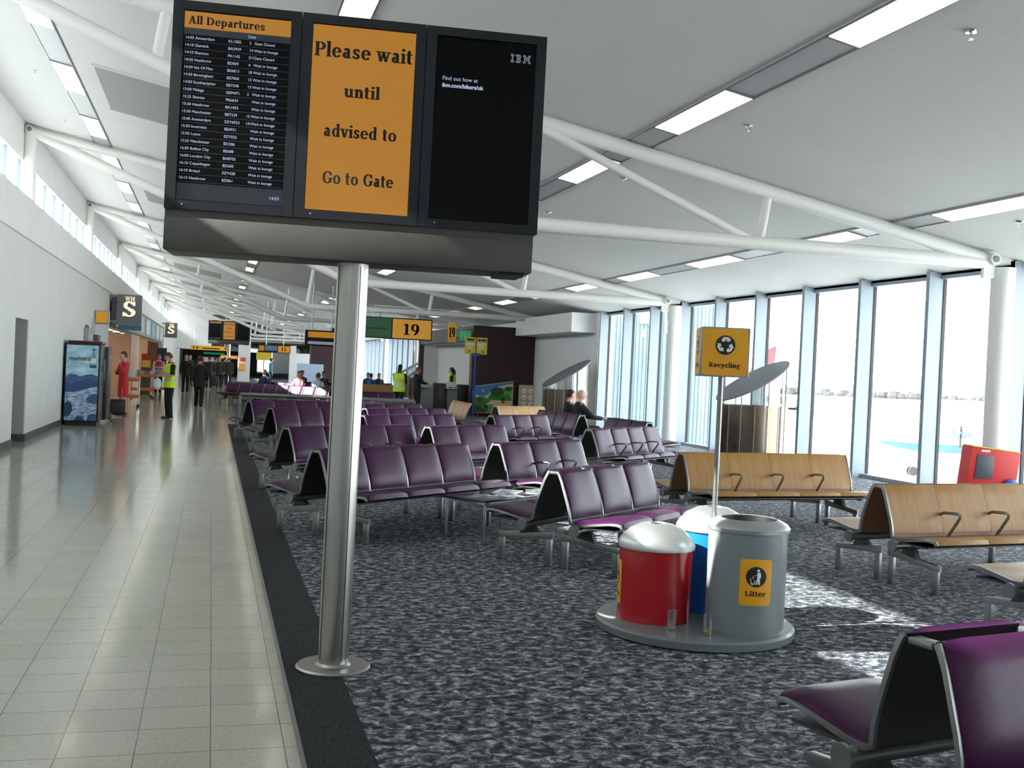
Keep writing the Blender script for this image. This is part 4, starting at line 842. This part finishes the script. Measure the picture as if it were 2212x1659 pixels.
def trolley(loc, rz, lab, rich):
    t = thing('shop_trolley', lab, 'trolley', loc, rz, 'wheeled shop trolleys')
    for x in (-.38, .38):
        for y in (-.25, .25):
            a = MB().m(CHROME); a.tube([(x, y, .08), (x, y, .9)], .018, 8); a.m(BLACK).tube([(x, y-.02, .05), (x, y+.02, .05)], .05, 12); a.build('post', t)
    for z in (.3, .82): a = MB().m(ORANGEW); a.b2((-.4, -.27, z), (.4, .27, z+.1)); a.build('shelf', t)
    cs = [(.5, .52, .5), (.15, .3, .4), (.55, .4, .2), (.25, .2, .18), (.6, .6, .62)]
    for k in range(5):
        a = MB().m(mat('pack_%d' % random.randrange(999), cs[k], .6)); h = .12+.1*random.random(); a.b2((0, 0, 0), (.13, .2, h), .005); m_ = at(t, -.37+.155*k, -.15, .922); tag(a.build('packet', None, m_, rz), 'packet on the %s, %s from its left end' % (rich, ORD[k]), 'packet', 'packets on the '+rich)
trolley((-2.5, 30.8, 0), pi/2, 'low orange shop trolley behind the black suitcase', 'trolley by the suitcase'); trolley((-2.6, 38.4, 0), .1, 'orange shop trolley in the middle outside the shop', 'middle trolley'); trolley((-2.0, 40.3, 0), .1, 'orange shop trolley nearest the man in the yellow vest', 'trolley nearest the hi-vis man')
simple('poster_stand', 'red and yellow poster on a stand outside the shop', 'poster', [('frame', MB().m(SKIRT).b2((-.19, 0, 0), (.19, .08, 1.72))), ('poster', MB().m(mat('poster_red', (.5, .03, .02), .5)).b2((-.17, -.01, 1.4), (.17, 0, 1.7)).m(mat('poster_yellow', (.8, .5, .04), .5)).b2((-.17, -.012, 1.15), (.17, 0, 1.45)))], (-2.75, 43, 0))
simple('banner', 'dark blue standing banner beside the far shop front', 'banner', [('a', MB().m(mat('banner_blue', (.02, .04, .1), .6)).b2((-.25, 0, .9), (.25, .06, 2.1)).m(ALU).b2((-.02, .0, 0), (.02, .04, .9)))], (-2.7, 56, 0))
for k, (x_, y_) in enumerate(shop_fill_spots):  # glowing panels added only to brighten the peach shop walls
    tag(MB().m(mat('shop_fill_glow', (.9, .85, .75), .5, emit=(1, .84, .62), es=14)).b2((-.3, -.3, 0), (.3, .3, .03)).build('shop_fill_panel', None, (x_, y_, 2.765)), 'square glowing panel added to brighten the shop, %s from the shop entrance' % ORD[k], 'light', 'added shop fill panels')
# suitcase
t = thing('suitcase', 'black wheeled suitcase standing beside the vending machine', 'suitcase', (-2.4, 25.1, 0), .1)
a = MB().m(BLACK); a.b2((-.19, -.12, .05), (.19, .12, .46), .03); a.build('case', t); a = MB().m(SHELL); a.b2((-.15, -.13, .12), (.15, -.118, .38), .005); a.build('pocket', t); a = MB().m(ALU); a.tube([(-.1, .1, .44), (-.1, .1, .75), (.1, .1, .75), (.1, .1, .44)], .01, 8); a.build('handle', t)
for s in (-1, 1): a = MB().m(SHELL); a.tube([(s*.16-.015, .08, .03), (s*.16+.015, .08, .03)], .03, 12); a.build('wheel', t)
# far signs and shop blocks
simple('direction_sign', 'yellow overhead direction sign across the far walkway', 'sign', [('panel', MB().m(YELLOWL).b2((-1.45, 0, 0), (1.6, .15, .36))), ('lettering', MB().m(INK).b2((-1.0, -.01, .1), (-.85, 0, .26)).b2((-.5, -.01, .1), (.9, 0, .2)).b2((-1.25, -.01, .1), (-1.15, 0, .28)).b2((1.3, -.01, .1), (1.4, 0, .28))), ('hanger', MB().m(STEELW).tube([(-1.2, .07, .36), (-1.2, .07, 3.6)], .03, 8)), ('hanger', MB().m(STEELW).tube([(1.3, .07, .36), (1.3, .07, 3.2)], .03, 8))], (-.4, 88, 2.35))
simple('shop_counter', 'dark shop units with orange lit signs at the far end of the walkway', 'shop unit', [('unit', MB().m(DARKB).b2((-2.8, 0, 0), (5.2, 2, 2.6))), ('lit_sign', MB().m(mat('orange_lit', (.4, .15, .03), .5, emit=(1, .4, .08), es=.8)).b2((1.2, -.05, 1.75), (3.0, 0, 2.1)).m(EXITG).b2((-.6, -.05, 2.15), (1.6, 0, 2.35)).m(mat('pale_lit', (.5, .5, .5), .5, emit=(.8, .8, .8), es=.3)).b2((-.8, -.05, 1.2), (.9, 0, 1.8)))], (-.4, 118, 0))
simple('notice_board', 'yellow card sign on a post before the far bright window', 'sign', [('card', MB().m(YEL2).b2((-.55, 0, 1.7), (.55, .05, 2.4))), ('post', MB().m(ALU).b2((-.04, 0, 0), (.04, .06, 1.7)))], (3.55, 75, 0))
simple('notice_board', 'red and orange notices on the far white pillar', 'sign', [('pillar', MB().m(WHITE).b2((-.35, .05, 0), (.55, .8, 4.6))), ('notice', MB().m(mat('notice_orange', (.75, .35, .05), .5)).b2((-.3, 0, .8), (.2, .05, 1.4)).m(mat('notice_red', (.6, .1, .08), .5)).b2((-.2, 0, 1.55), (.2, .05, 1.85)))], (2.2, 80, 0))
simple('gate_block', 'dark aubergine gate block far down the hall, left of the steel pole', 'gate block', [('block', MB().m(MAROON).b2((0, 0, 0), (3.0, 1.0, 2.95))), ('screen_panel', MB().m(mat('pale_blue_panel', (.4, .5, .64), .5)).b2((-.9, -.2, .2), (.85, -.1, 1.6)))], (6.3, 68, 0))
simple('gate_partition', 'white partition wall beside the far gate block', 'partition', [('a', MB().m(WHITE).b2((0, 0, 0), (2.2, .4, 2.4)).b2((0, 0, 2.4), (.5, .4, 3.0)))], (6.0, 84, 0))
# ------------------------------------------------------------------ outside
def ground(name, mt, a, b, z): o = MB().m(mt); o.b2((a[0], a[1], z-.05), (b[0], b[1], z)); return struct(name, o)
ZG = -3.5
ground('apron', noisy('apron_concrete', [(.35, (.74, .73, .7)), (.65, (.82, .81, .78))], nscale=.08, rough=.9), (-400, -300), (1500, 1800), ZG)
gr = mat('airfield_grass', (.05, .055, .02), .9)
for k, (a, b) in enumerate((((90, 165), (900, 205)), ((120, 260), (1100, 420)))): ground('airfield_grass', gr, a, b, ZG+.06)
hm = MB().m(noisy('far_hillside', [(.35, (.045, .041, .032)), (.6, (.055, .05, .039))], nscale=.02, rough=1)); n = 60; pr = None
for k in range(n+1):
    x = 150+1100*k/n; y = 760+40*sin(k*.2); h = 9+7*sin(k*.21+1)+3*sin(k*.53); q = hm.verts([(x, y-160, ZG), (x, y, ZG+h), (x, y+160, ZG+h*1.2), (x, y+200, ZG)])
    if pr:
        for i in range(3): hm.face([pr[i], q[i], q[i+1], pr[i+1]])
    pr = q
struct('hills', hm)
tb = MB().m(noisy('winter_trees', [(.3, (.045, .045, .044)), (.7, (.065, .061, .054))], nscale=.5, rough=1)); rnd = random.Random(3)
for k in range(420):
    x = 200+480*rnd.random()**1.1; y = 540+60*rnd.random(); s = .9+2.6*rnd.random()**2; tb.ball((x, y, ZG+s*.5), s, 7, (1.4, 1, .8+.4*rnd.random()))
tag(tb.build('hedgerow'), 'bare brown winter trees along the far airfield edge', 'trees', None, 'stuff')
# ribbed pier building
rb_ = MB().m(noisy('pale_blue_cladding', [(.3, (.105, .15, .168)), (.7, (.13, .175, .19))], nscale=1, rough=.5, metal=.2)); rb_.b2((13.6, 31, ZG), (17.7, 45, 6.0))
for k in range(28): x = 13.63+4.04*k/27; rb_.b2((x-.03, 30.97, ZG), (x+.03, 31, 6.0))
rb_.m(PAPER).b2((15.6, 30.9, 3.3), (16.5, 30.99, 3.75)); rb_.b2((14.6, 30.9, 3.6), (15.1, 30.99, 4.0))
tag(rb_.build('pier_building'), 'pale blue ribbed metal pier outside the left windows', 'building')
WPL = mat('white_aircraft_paint', (.8, .8, .8), .3); LBL = mat('light_blue_aircraft_paint', (.02, .085, .12), .4); TRED = mat('red_tail_paint', (.1, .006, .01), .5)
t = thing('aeroplane', 'white turboprop aeroplane with a light blue belly parked outside the right windows', 'aeroplane', (38.7, 51.3, ZG), R(-12))
def fus(mb, z, r, x0, x1, half):
    st_ = [(x0, .05), (x0+.5, .42), (x0+1.5, .75), (x0+3, .96), (x0+4.5, 1), (x1, 1)]; n = 24; prv = None
    for x, k in st_:
        ring = mb.verts([(x, r*k*cos(a), z-(1-k)*.5*r+r*k*sin(a)) for a in ([R(212)+R(116)*i/n for i in range(n+1)] if half else [R(328)+R(244)*i/n for i in range(n+1)])])
        if prv:
            for i in range(n): mb.face([prv[i], ring[i], ring[i+1], prv[i+1]])
        prv = ring
mb = MB().m(WPL); fus(mb, 2.75, 1.35, 0, 24, False); mb.build('fuselage', t); mb = MB().m(LBL); fus(mb, 2.75, 1.35, 0, 24, True); mb.build('belly', t)
mb = MB().m(ALU); mb.tube([(2.3, 0, .35), (2.3, 0, 1.8)], .07, 8); mb.m(BLACK)
for s in (-1, 1): mb.tube([(2.3, s*.16-.08, .3), (2.3, s*.16+.08, .3)], .28, 16)
mb.build('nose_gear', t)
mb = MB().m(BLACK); mb.b2((4.5, -1.36, 1.9), (4.62, -1.3, 3.2), .03); mb.build('doorway', t)
mb = MB().m(PAPER); mb.prism([(0, 0), (.25, 0), (1.9, -2.3), (1.65, -2.3)], (4.7, -1.6, 2.5), (1, 0, 0), (0, 0, 1), .06); mb.prism([(0, 0), (.25, 0), (1.9, -2.3), (1.65, -2.3)], (4.7, -2.3, 2.5), (1, 0, 0), (0, 0, 1), .06)
for k in range(7): mb.b2((4.9+.24*k, -2.3, 2.4-.34*k), (5.2+.24*k, -1.6, 2.44-.34*k))
mb.build('airstair', t); mb = MB().m(mat('airline_lettering', (.05, .07, .2), .4)); sans(mb, 'flybe', (3.9, -1.42, 2.5), (1, 0, 0), (0, 0, 1), .5, bold=.02); mb.build('lettering', t)
mb = MB().m(BLACK)
for k in range(6):
    a = k*pi/3+.3; mb.tube([(9.2, -4.2, 4.2), (9.2, -4.2+1.9*cos(a), 4.2+1.9*sin(a))], [.16, .06], 8, True, .4)
mb.lathe([(0, -.2), (.2, 0), (.3, .4), (0, .4)], (9.2, -4.2, 4.2), 12); mb.build('propeller', t)
mb = MB().m(WPL); mb.tube([(9.4, -4.2, 4.1), (12.5, -4.2, 4.2)], [.4, .5], 14); mb.b2((10, -13, 4.4), (12.6, 13, 4.62), .05); mb.build('wing', t)
t = thing('aeroplane_tail', 'red and white aeroplane tail fin seen beyond the windows behind the recycling sign', 'aeroplane', (45, 80, ZG), R(10))
mb = MB().m(TRED); mb.prism([(0, 5.6), (1.7, 8.0), (3.2, 8.6), (3.0, 6.2)], (0, 0, 0), (1, 0, 0), (0, 0, 1), .25, .06); mb.build('fin', t); mb = MB().m(WPL); mb.tube([(-3, .1, 4.2), (1, .1, 4.6), (4, .1, 5.3)], [1.4, 1.1, .5], 20); mb.build('rear_fuselage', t); mb = MB().m(ALU); mb.tube([(-2, .1, 0), (-2, .1, 3.2)], .12, 8); mb.build('gear_leg', t)
t = thing('van', 'white service van parked far out on the apron', 'van', (118, 195, ZG), .3)
mb = MB().m(WPL); mb.prism([(0, .5), (5, .5), (5, 2.6), (1.6, 2.6), (.6, 1.5), (0, 1.3)], (0, 0, 0), (1, 0, 0), (0, 0, 1), -2, .08); mb.build('body', t); mb = MB().m(BLACK); mb.b2((1.3, -.02, 1.5), (2.2, -.0, 2.3)); mb.b2((2.6, -.02, 1.6), (4.6, 0, 2.3)); mb.build('windows', t)
for x in (1, 4): mb = MB().m(BLACK); mb.tube([(x, 2.05, .42), (x, -.05, .42)], .42, 16); mb.build('wheel', t)
for k in range(5): tag(MB().m(PAPER).tube([(0, 0, 0), (0, 0, 9)], .12, 8).build('light_mast', None, (150+40*k, 330, ZG)), 'thin white airfield light mast, %s from the left' % ORD[k], 'mast', 'airfield light masts')
# ------------------------------------------------------------------ people
PEND = []
def skin(nodes_, edges, name, parent, material, root=0, sub=1):
    me = bpy.data.meshes.new(name+'_base'); me.from_pydata([n[0] for n in nodes_], edges, []); ob = bpy.data.objects.new(name+'_tmp', me); COL.objects.link(ob)
    sm = ob.modifiers.new('s', 'SKIN'); sm.use_smooth_shade = True
    for i, n in enumerate(nodes_):
        r = n[1]; me.skin_vertices[0].data[i].radius = r if isinstance(r, tuple) else (r, r)
    me.skin_vertices[0].data[root].use_root = True
    ss = ob.modifiers.new('u', 'SUBSURF'); ss.levels = sub; ss.render_levels = sub
    PEND.append((ob, name, parent, material)); return len(PEND)-1
EXTRA = {}
def flush():
    dg = bpy.context.evaluated_depsgraph_get()
    out = [(bpy.data.meshes.new_from_object(ob.evaluated_get(dg)), ob, name, parent, m) for ob, name, parent, m in PEND]
    for k, (me, ob, name, parent, m) in enumerate(out):
        mb = MB(); mb.m(m); mb.add_mesh(me, M.Identity(4))
        for f in mb.bm.faces: f.smooth = True
        if k in EXTRA: EXTRA[k](mb)
        old = ob.data; bpy.data.objects.remove(ob); bpy.data.meshes.remove(old); bpy.data.meshes.remove(me)
        o = mb.build(name, parent, sharp=70)
    PEND.clear(); EXTRA.clear()
J0 = dict(pelvis=(0, 0, .95), waist=(0, 0, 1.09), chest=(0, .005, 1.29), neck0=(0, .01, 1.45), neck=(0, -.005, 1.53), head=(0, -.02, 1.63),
          shL=(.175, .01, 1.41), shR=(-.175, .01, 1.41), elL=(.215, .02, 1.13), elR=(-.215, .02, 1.13), wrL=(.225, -.05, .89), wrR=(-.225, -.05, .89),
          hiL=(.09, 0, .9), hiR=(-.09, 0, .9), knL=(.095, -.02, .5), knR=(-.095, -.02, .5), anL=(.095, .02, .09), anR=(-.095, .02, .09))
def hand(mb, wr, d, side, palm):
    """palm plus five bent fingers; d = pointing, side = thumb side, palm = direction the palm faces"""
    d, side, palm = V(d).normalized(), V(side).normalized(), V(palm).normalized()
    c = wr+d*.045; mb.tube([wr-d*.01, wr+d*.03, wr+d*.085], [.022, .032, .03], 8, True, .55)
    for k, (o, ln) in enumerate(((.027, .07), (.009, .08), (-.009, .074), (-.026, .058))):
        b = wr+d*.08+side*o; e = b+d*ln*.5+palm*ln*.12; mb.tube([b, e, e+d*ln*.3+palm*ln*.4], [.0095, .0085, .006], 6)
    b = wr+d*.025+side*.025; mb.tube([b, b+side*.03+d*.03, b+side*.035+d*.06+palm*.02], [.011, .0095, .007], 6)
def person(lab, loc, rz, top, legs, hair, pose=None, sk=None, scale=1, vest=None, long_hair=False, skirt=None, bald=False, seated=False, head_turn=0, short=False, group=None, bulk=0, hem=.82):
    j = {k: V(v) for k, v in J0.items()}
    if seated:
        dz = -.44
        for k in j:
            if k[:2] not in ('kn', 'an'): j[k] = j[k]+V((0, 0, dz))
        for s, q in ((1, 'L'), (-1, 'R')):
            j['kn'+q] = V((s*.11, -.43, .5)); j['an'+q] = V((s*.11, -.42, .1)); j['el'+q] = V((s*.22, -.06, .73)); j['wr'+q] = V((s*.11, -.3, .68))
    for k, v in (pose or {}).items(): j[k] = V(v)
    sk = sk or SKIN
    t = thing('person', lab, 'person', loc, rz, group); t.scale = (scale,)*3
    names = ['pelvis', 'waist', 'chest', 'neck0', 'neck', 'head', 'shL', 'elL', 'wrL', 'shR', 'elR', 'wrR', 'hiL', 'knL', 'anL', 'hiR', 'knR', 'anR']
    rad = dict(pelvis=(.1, .075), waist=(.095, .07), chest=(.115, .08), neck0=(.06, .05), neck=(.05, .052), head=(.06, .06), sh=.042, el=.038, wr=.027, hi=.065, kn=.046, an=.034)
    E_ = [(0, 1), (1, 2), (2, 3), (3, 4), (4, 5), (3, 6), (6, 7), (7, 8), (3, 9), (9, 10), (10, 11), (0, 12), (12, 13), (13, 14), (0, 15), (15, 16), (16, 17)]
    rd = lambda n: rad.get(n) or rad[n[:2]]
    k = skin([(j[n], rd(n)) for n in names], E_, 'body', t, sk)
    hd = j['head']; ht = M.Rotation(head_turn, 3, 'Z')
    if 'head' in (pose or {}): ht = ht @ M.Rotation(min(.6, max(0, (-.02-hd.y)*8)), 3, 'X')
    def deco(mb):
        mb.m(sk); P = lambda x, y, z: hd+ht @ V((x, y, z)); n = 18; rings = []
        for i in range(11):
            q = pi*i/10; z = cos(q); ring = []
            for a in range(n):
                an = 2*pi*a/n; x, y = cos(an)*sin(q), sin(an)*sin(q); wd = 1-.2*max(0, -z)**1.5
                ring.append(mb.bm.verts.new(P(x*.074*wd, y*(.096 if y > 0 else .1+(.01 if z < -.3 else 0))*wd, z*.118)))
            rings.append(ring)
        for a, b in zip(rings, rings[1:]):
            for i in range(n): mb.face([a[i], b[i], b[(i+1) % n], a[(i+1) % n]])
        mb.tube([P(0, -.095, .014), P(0, -.114, -.018), P(0, -.1, -.03)], [.007, .014, .011], 8)
        for s in (-1, 1):
            mb.ball(P(s*.075, .008, -.008), .025, 8, (.35, .8, 1.2)); mb.m(PAPER).ball(P(s*.03, -.0835, .014), .0105, 8, (1.2, 1, .7)); mb.m(EYE).ball(P(s*.03, -.0925, .014), .0048, 6); mb.m(hair).ball(P(s*.03, -.09, .034), .011, 6, (1.5, .5, .35)); mb.m(sk)
        mb.m(LIPS).ball(P(0, -.094, -.056), .018, 8, (1.2, .5, .35)); mb.m(sk)
        for q, s in (('L', 1), ('R', -1)):
            d = (j['wr'+q]-j['el'+q]).normalized(); sd_ = V((-s, -.3, .2)) if abs(d.z) < .7 else V((0, -1, 0)); sd_ = (sd_-d*sd_.dot(d)).normalized(); pl = d.cross(sd_)*s
            if pl.x*s > 0 and abs(d.z) > .7: pl = -pl
            hand(mb, j['wr'+q], d, sd_, pl)
    EXTRA[k] = deco
    lo = j['pelvis']; dz = lo.z-.95; B = bulk
    ctr = lambda z: (j['pelvis'].lerp(j['waist'], (z-.95)/.14) if z < 1.09 else j['waist'].lerp(j['chest'], (z-1.09)/.2) if z < 1.29 else j['chest'].lerp(j['neck0'], (z-1.29)/.16))
    def loft(mb, rings, n=22):
        prv = None
        for z, rx, ry in rings:
            c = ctr(z); r_ = mb.verts([(c.x+rx*cos(2*pi*i/n), c.y+ry*sin(2*pi*i/n), z+dz) for i in range(n)])
            if prv:
                for i in range(n): mb.face([prv[i], prv[(i+1) % n], r_[(i+1) % n], r_[i]])
            else: mb.face(r_[::-1])
            prv = r_
        mb.face(prv)
    if seated: hem = .9
    def torso(g, top_): return [(hem, .172+g, .128+g), (.95, .168+g, .125+g), (1.09, .15+g, .114+g), (1.2, .164+g, .122+g), (1.3, .178+g, .126+g), (1.37, .176+g, .115+g), (1.42, .165+g, .108+g), (1.46, .13, .094), (top_, .08, .07)]
    mb = MB().m(top); loft(mb, torso(B, 1.49))
    for q, s in (('L', 1), ('R', -1)):
        e, w_, h_ = j['el'+q], j['wr'+q], j['sh'+q]; p0 = h_+V((-s*.07, 0, .0)); p1 = h_+V((s*.005, 0, -.02))
        if short: mb.tube([p0, p1, p1.lerp(e, .5), p1.lerp(e, .92)], [.05, .068+B*.5, .062+B*.5, .062], 12)
        else: mb.tube([p0, p1, p1.lerp(e, .5), e.lerp(h_, .08), e.lerp(w_, .1), e.lerp(w_, .94)], [.05, .07+B*.5, .062+B*.5, .056+B*.4, .054+B*.4, .042+B*.2], 12)
    mb.build('jacket', t, sharp=60)
    if skirt:
        mb = MB().m(skirt); loft(mb, [(.5, .17, .125), (.65, .175, .13), (.8, .178, .13), (.95, .164, .122), (1.06, .143, .108)]); mb.build('skirt', t, sharp=60)
    else:
        mb = MB().m(legs); loft(mb, [(.84, .14, .1), (.88, .165, .115), (.95, .162, .119), (1.05, .144, .108)])
        for q in 'LR':
            h_, k_, a_ = j['hi'+q], j['kn'+q], j['an'+q]; mb.tube([h_+V((0, 0, .03)), h_.lerp(k_, .3), k_.lerp(h_, .1), k_.lerp(a_, .08), k_.lerp(a_, .6), a_+V((0, 0, -.03))], [.088, .094, .074, .072, .066, .062], 14)
        mb.build('trousers', t, sharp=60)
    for q in 'LR':
        a = j['an'+q]; mb = MB().m(BLACK); mb.tube([a+V((0, .07, -.05)), a+V((0, .02, -.045)), a+V((0, -.1, -.058)), a+V((0, -.18, -.068))], [.03, .048, .046, .026], 10, True, .8); mb.build('shoe', t)
    if not bald:
        mb = MB().m(hair); n = 18; rings = []
        for i in range(8):
            q = pi*.62*i/7; ring = []
            for a in range(n):
                an = 2*pi*a/n; x, y = cos(an)*sin(q), sin(an)*sin(q); z = cos(q)
                if y < -.1: z = max(z, .5-.1*abs(x))
                if y > .1 and long_hair and i == 7: z -= .5
                ring.append(mb.bm.verts.new(hd+ht @ V((x*.085, .004+y*(.11 if y > 0 else .107), z*.131+.004))))
            rings.append(ring)
        for a, c in zip(rings, rings[1:]):
            for i in range(n): mb.face([a[i], c[i], c[(i+1) % n], a[(i+1) % n]])
        if long_hair: mb.tube([hd+ht @ V((0, .09, .03)), hd+ht @ V((0, .12, -.05)), hd+ht @ V((0, .11, -.22))], [.04, .05, .025], 10)
        mb.build('hair', t)
    if vest:
        g = .026+B; rg = [(z, rx, ry) for z, rx, ry in torso(g, 1.47)]; rg[0] = (min(hem, .83), .195+B, .155+B); out = []
        for (z0, a0, b0), (z1, a1, b1) in zip(rg, rg[1:]):
            out.append((z0, a0, b0))
            for zz in (.985, 1.05, 1.15, 1.215):
                if z0 < zz < z1: f = (zz-z0)/(z1-z0); out.append((zz, a0+(a1-a0)*f, b0+(b1-b0)*f))
        out.append(rg[-1])
        mb = MB().m(vest); loft(mb, out); mb.m(REFL)
        for f in mb.bm.faces:
            c = f.calc_center_median().z-dz
            if .985 < c < 1.05 or 1.15 < c < 1.215: f.material_index = mb.mi
        mb.build('vest', t, sharp=60)
    return t
HALF = R(90)
# rz: facing direction is local -y;  rz=0 faces the camera, pi walks away, -90deg faces -x, 90deg faces +x
hold = dict(elL=(.23, -.02, 1.14), elR=(-.23, -.02, 1.14), wrL=(.1, -.27, 1.12), wrR=(-.1, -.26, 1.14), head=(0, -.055, 1.62))
man = person('man in a yellow hi-vis vest looking down at something in his hands', (-1.12, 24.95, 0), R(-68), NAVY, NAVY, HAIRB, hold, SKIN, 1.0, HIVIS, short=True)
tb_ = MB().m(mat('white_carrier_bag', (.75, .77, .8), .5)); tb_.ball((0, 0, -.16), .13, 14, (.8, .5, 1.2)); tb_.tube([(0, -.03, -.02), (0, 0, .06), (0, .03, -.02)], .008, 6)
tag(tb_.build('carrier_bag', None, (-1.42, 24.85, 1.07)), 'white carrier bag held by the man in the yellow vest', 'bag')
ph = MB().m(BLACK); ph.b2((-.03, -.06, 0), (.03, .06, .012)); tag(ph.build('phone', None, (-1.48, 24.84, 1.16), .3), 'dark handset held in the hands of the man in the yellow vest', 'phone')
person('woman in a red uniform holding a hand to her face by the vending machine', (-2.36, 26.1, 0), R(-60), REDC, REDC, HAIRB, dict(elL=(.2, -.12, 1.16), wrL=(.09, -.16, 1.42), elR=(-.2, -.08, 1.14), wrR=(-.03, -.22, 1.2)), SKIN2, .98, skirt=REDC, hem=.74)
walk = dict(knL=(.095, -.12, .52), anL=(.095, -.06, .1), knR=(-.095, .0, .5), anR=(-.095, .16, .12), elL=(.23, .08, 1.14), wrL=(.24, .02, .9), elR=(-.23, -.04, 1.14), wrR=(-.23, -.12, .92))
person('person in a black suit walking away along the middle of the walkway', (-.44, 31.9, 0), pi-.1, NAVY, NAVY, HAIRK, walk, SKIN, .97, bulk=.03, hem=.72)
bg_ = MB().m(BLACK); bg_.b2((-.1, -.2, -.2), (.1, .2, .12), .03); bg_.tube([(0, -.12, .12), (0, 0, .3), (0, .12, .12)], .012, 6); tag(bg_.build('shoulder_bag', None, (.03, 31.97, .95)), 'black bag at the side of the person walking away', 'bag')
person('person in dark clothes walking, behind the man in the yellow vest', (-1.2, 46, 0), pi, NAVY, NAVY, HAIRY, walk, SKIN, 1)
person('person in a white top standing outside the shop', (-2.3, 44.5, 0), .3, WCLOTH, NAVY, HAIRG, None, SKIN2, .98, vest=mat('red_tabard', (.55, .04, .06), .7))
rn = random.Random(5)
CL = [cloth('coat_%d' % i, c) for i, c in enumerate(((.012, .012, .014), (.02, .02, .03), (.03, .025, .022), (.015, .02, .03), (.1, .085, .06), (.02, .02, .02)))]
spots = [(-.7, 52), (-.2, 55), (.35, 58), (-1.3, 60), (.1, 63), (.7, 66), (-.6, 67), (-1.5, 70), (.9, 61), (.2, 72)]
for k, (x, y) in enumerate(spots):
    person('dark-clothed passenger in the walkway crowd, %s in depth' % ORD[k], (x, y, 0), pi if k % 3 else .2, CL[k % 6], NAVY, (HAIRK, HAIRB, HAIRY, HAIRW)[k % 4], walk if k % 2 else None, SKIN, .96+.06*rn.random(), group='walkway crowd', bulk=.02, hem=.74)
# gate staff
person('woman in a yellow hi-vis vest with long dark hair, standing before the gate counter', (6.2, 32.0, 0), R(150), NAVY, NAVY, HAIRK, dict(elL=(.2, -.12, 1.14), wrL=(.06, -.3, 1.12), elR=(-.21, -.06, 1.14), wrR=(-.08, -.28, 1.08)), SKIN, .99, HIVIS, True, None, bulk=.02, hem=.8)
person('man in a dark jacket leaning at the gate counter', (7.05, 33.15, 0), R(110), NAVY, NAVY, HAIRG, dict(elL=(.22, -.12, 1.16), wrL=(.12, -.36, 1.17), elR=(-.22, -.1, 1.16), wrR=(-.1, -.35, 1.14)), SKIN, .96)
person('woman with a ponytail and yellow vest behind the gate counter', (8.72, 35.0, 0), R(-110), NAVY, NAVY, HAIRB, None, SKIN2, .98, HIVIS, True)
# two seated men
sx, sy = 7.75, 17.2
person('dark-haired man in a dark suit seated beside the bald man', (7.52, 17.6, 0), R(90), NAVY, NAVY, HAIRK, None, SKIN2, 1.0, seated=True, head_turn=R(0))
person('bald man in a dark suit seated on the bench end, holding a paper', (7.5, 16.85, 0), R(90), NAVY, NAVY, HAIRK, dict(elL=(.22, -.22, .75), wrL=(.12, -.47, .72), elR=(-.22, -.22, .75), wrR=(-.1, -.47, .72)), SKIN2, 1.02, bald=True, seated=True)
pp = MB().m(PAPER); pp.b2((-.14, -.18, 0), (.14, .18, .012)); tag(pp.build('newspaper', None, (8.2, 16.85, .75), .1), 'white newspaper held by the bald seated man', 'newspaper')
# seated passengers far down the hall
cols = [('navy', (.02, .03, .08), HAIRB), ('black', (.015, .015, .018), HAIRY), ('pink', (.62, .22, .24), HAIRG), ('pale blue', (.42, .52, .64), HAIRB), ('black', (.02, .02, .022), HAIRK), ('dark green', (.02, .035, .025), HAIRB), ('black', (.012, .012, .014), HAIRK), ('charcoal', (.03, .03, .035), HAIRB), ('black', (.015, .015, .02), HAIRW), ('blue', (.03, .12, .3), HAIRK)]
BEN = {o['label']: o for o in COL.objects if o.name.startswith('beam_bench')}
def seatpos(key, i, side):
    o = [v for k, v in BEN.items() if k.startswith(key)][0]; p = at(o, (i+.5)*PITCH, side*.37, 0); return p, o.rotation_euler.z+(0 if side < 0 else pi)
for k, (key, i, sd_, ci, w_) in enumerate((('second long', 0, -1, 0, 'at the left end of the second long row'), ('second long', 2, 1, 1, 'second from the left on the second long row'), ('second long', 3, -1, 2, 'in the middle of the second long row'), ('long purple', 6, 1, 3, 'just over the sunlit purple seats'),
        ('third long', 1, -1, 4, 'at the left of the third long row'), ('third long', 3, -1, 5, 'right part of the third long row'), ('third long', 5, -1, 6, 'at the right end of the third long row'), ('distant wooden', 0, 1, 7, 'in front of the pale blue panel'), ('distant wooden', 2, 1, 9, 'immediately left of the steel pole'),
        ('far purple', 0, -1, 8, 'just right of the steel pole'), ('far purple', 1, -1, 4, 'second right of the steel pole'), ('far purple', 2, -1, 6, 'third right of the steel pole'), ('far purple', 3, -1, 7, 'left of the hi-vis woman'))):
    n_, c_, h_ = cols[ci]; p_, a_ = seatpos(key, i, sd_)
    person('seated passenger in %s, %s' % (n_, w_), p_, a_, cloth('top_%d' % k, c_), NAVY, h_, None, SKIN, 1, seated=True, group='seated passengers')
person('person in blue standing against the far bright window', (3.5, 64, .0), R(90), cloth('blue_top', (.06, .22, .34)), NAVY, HAIRK, None, SKIN, 1.05)
flush()
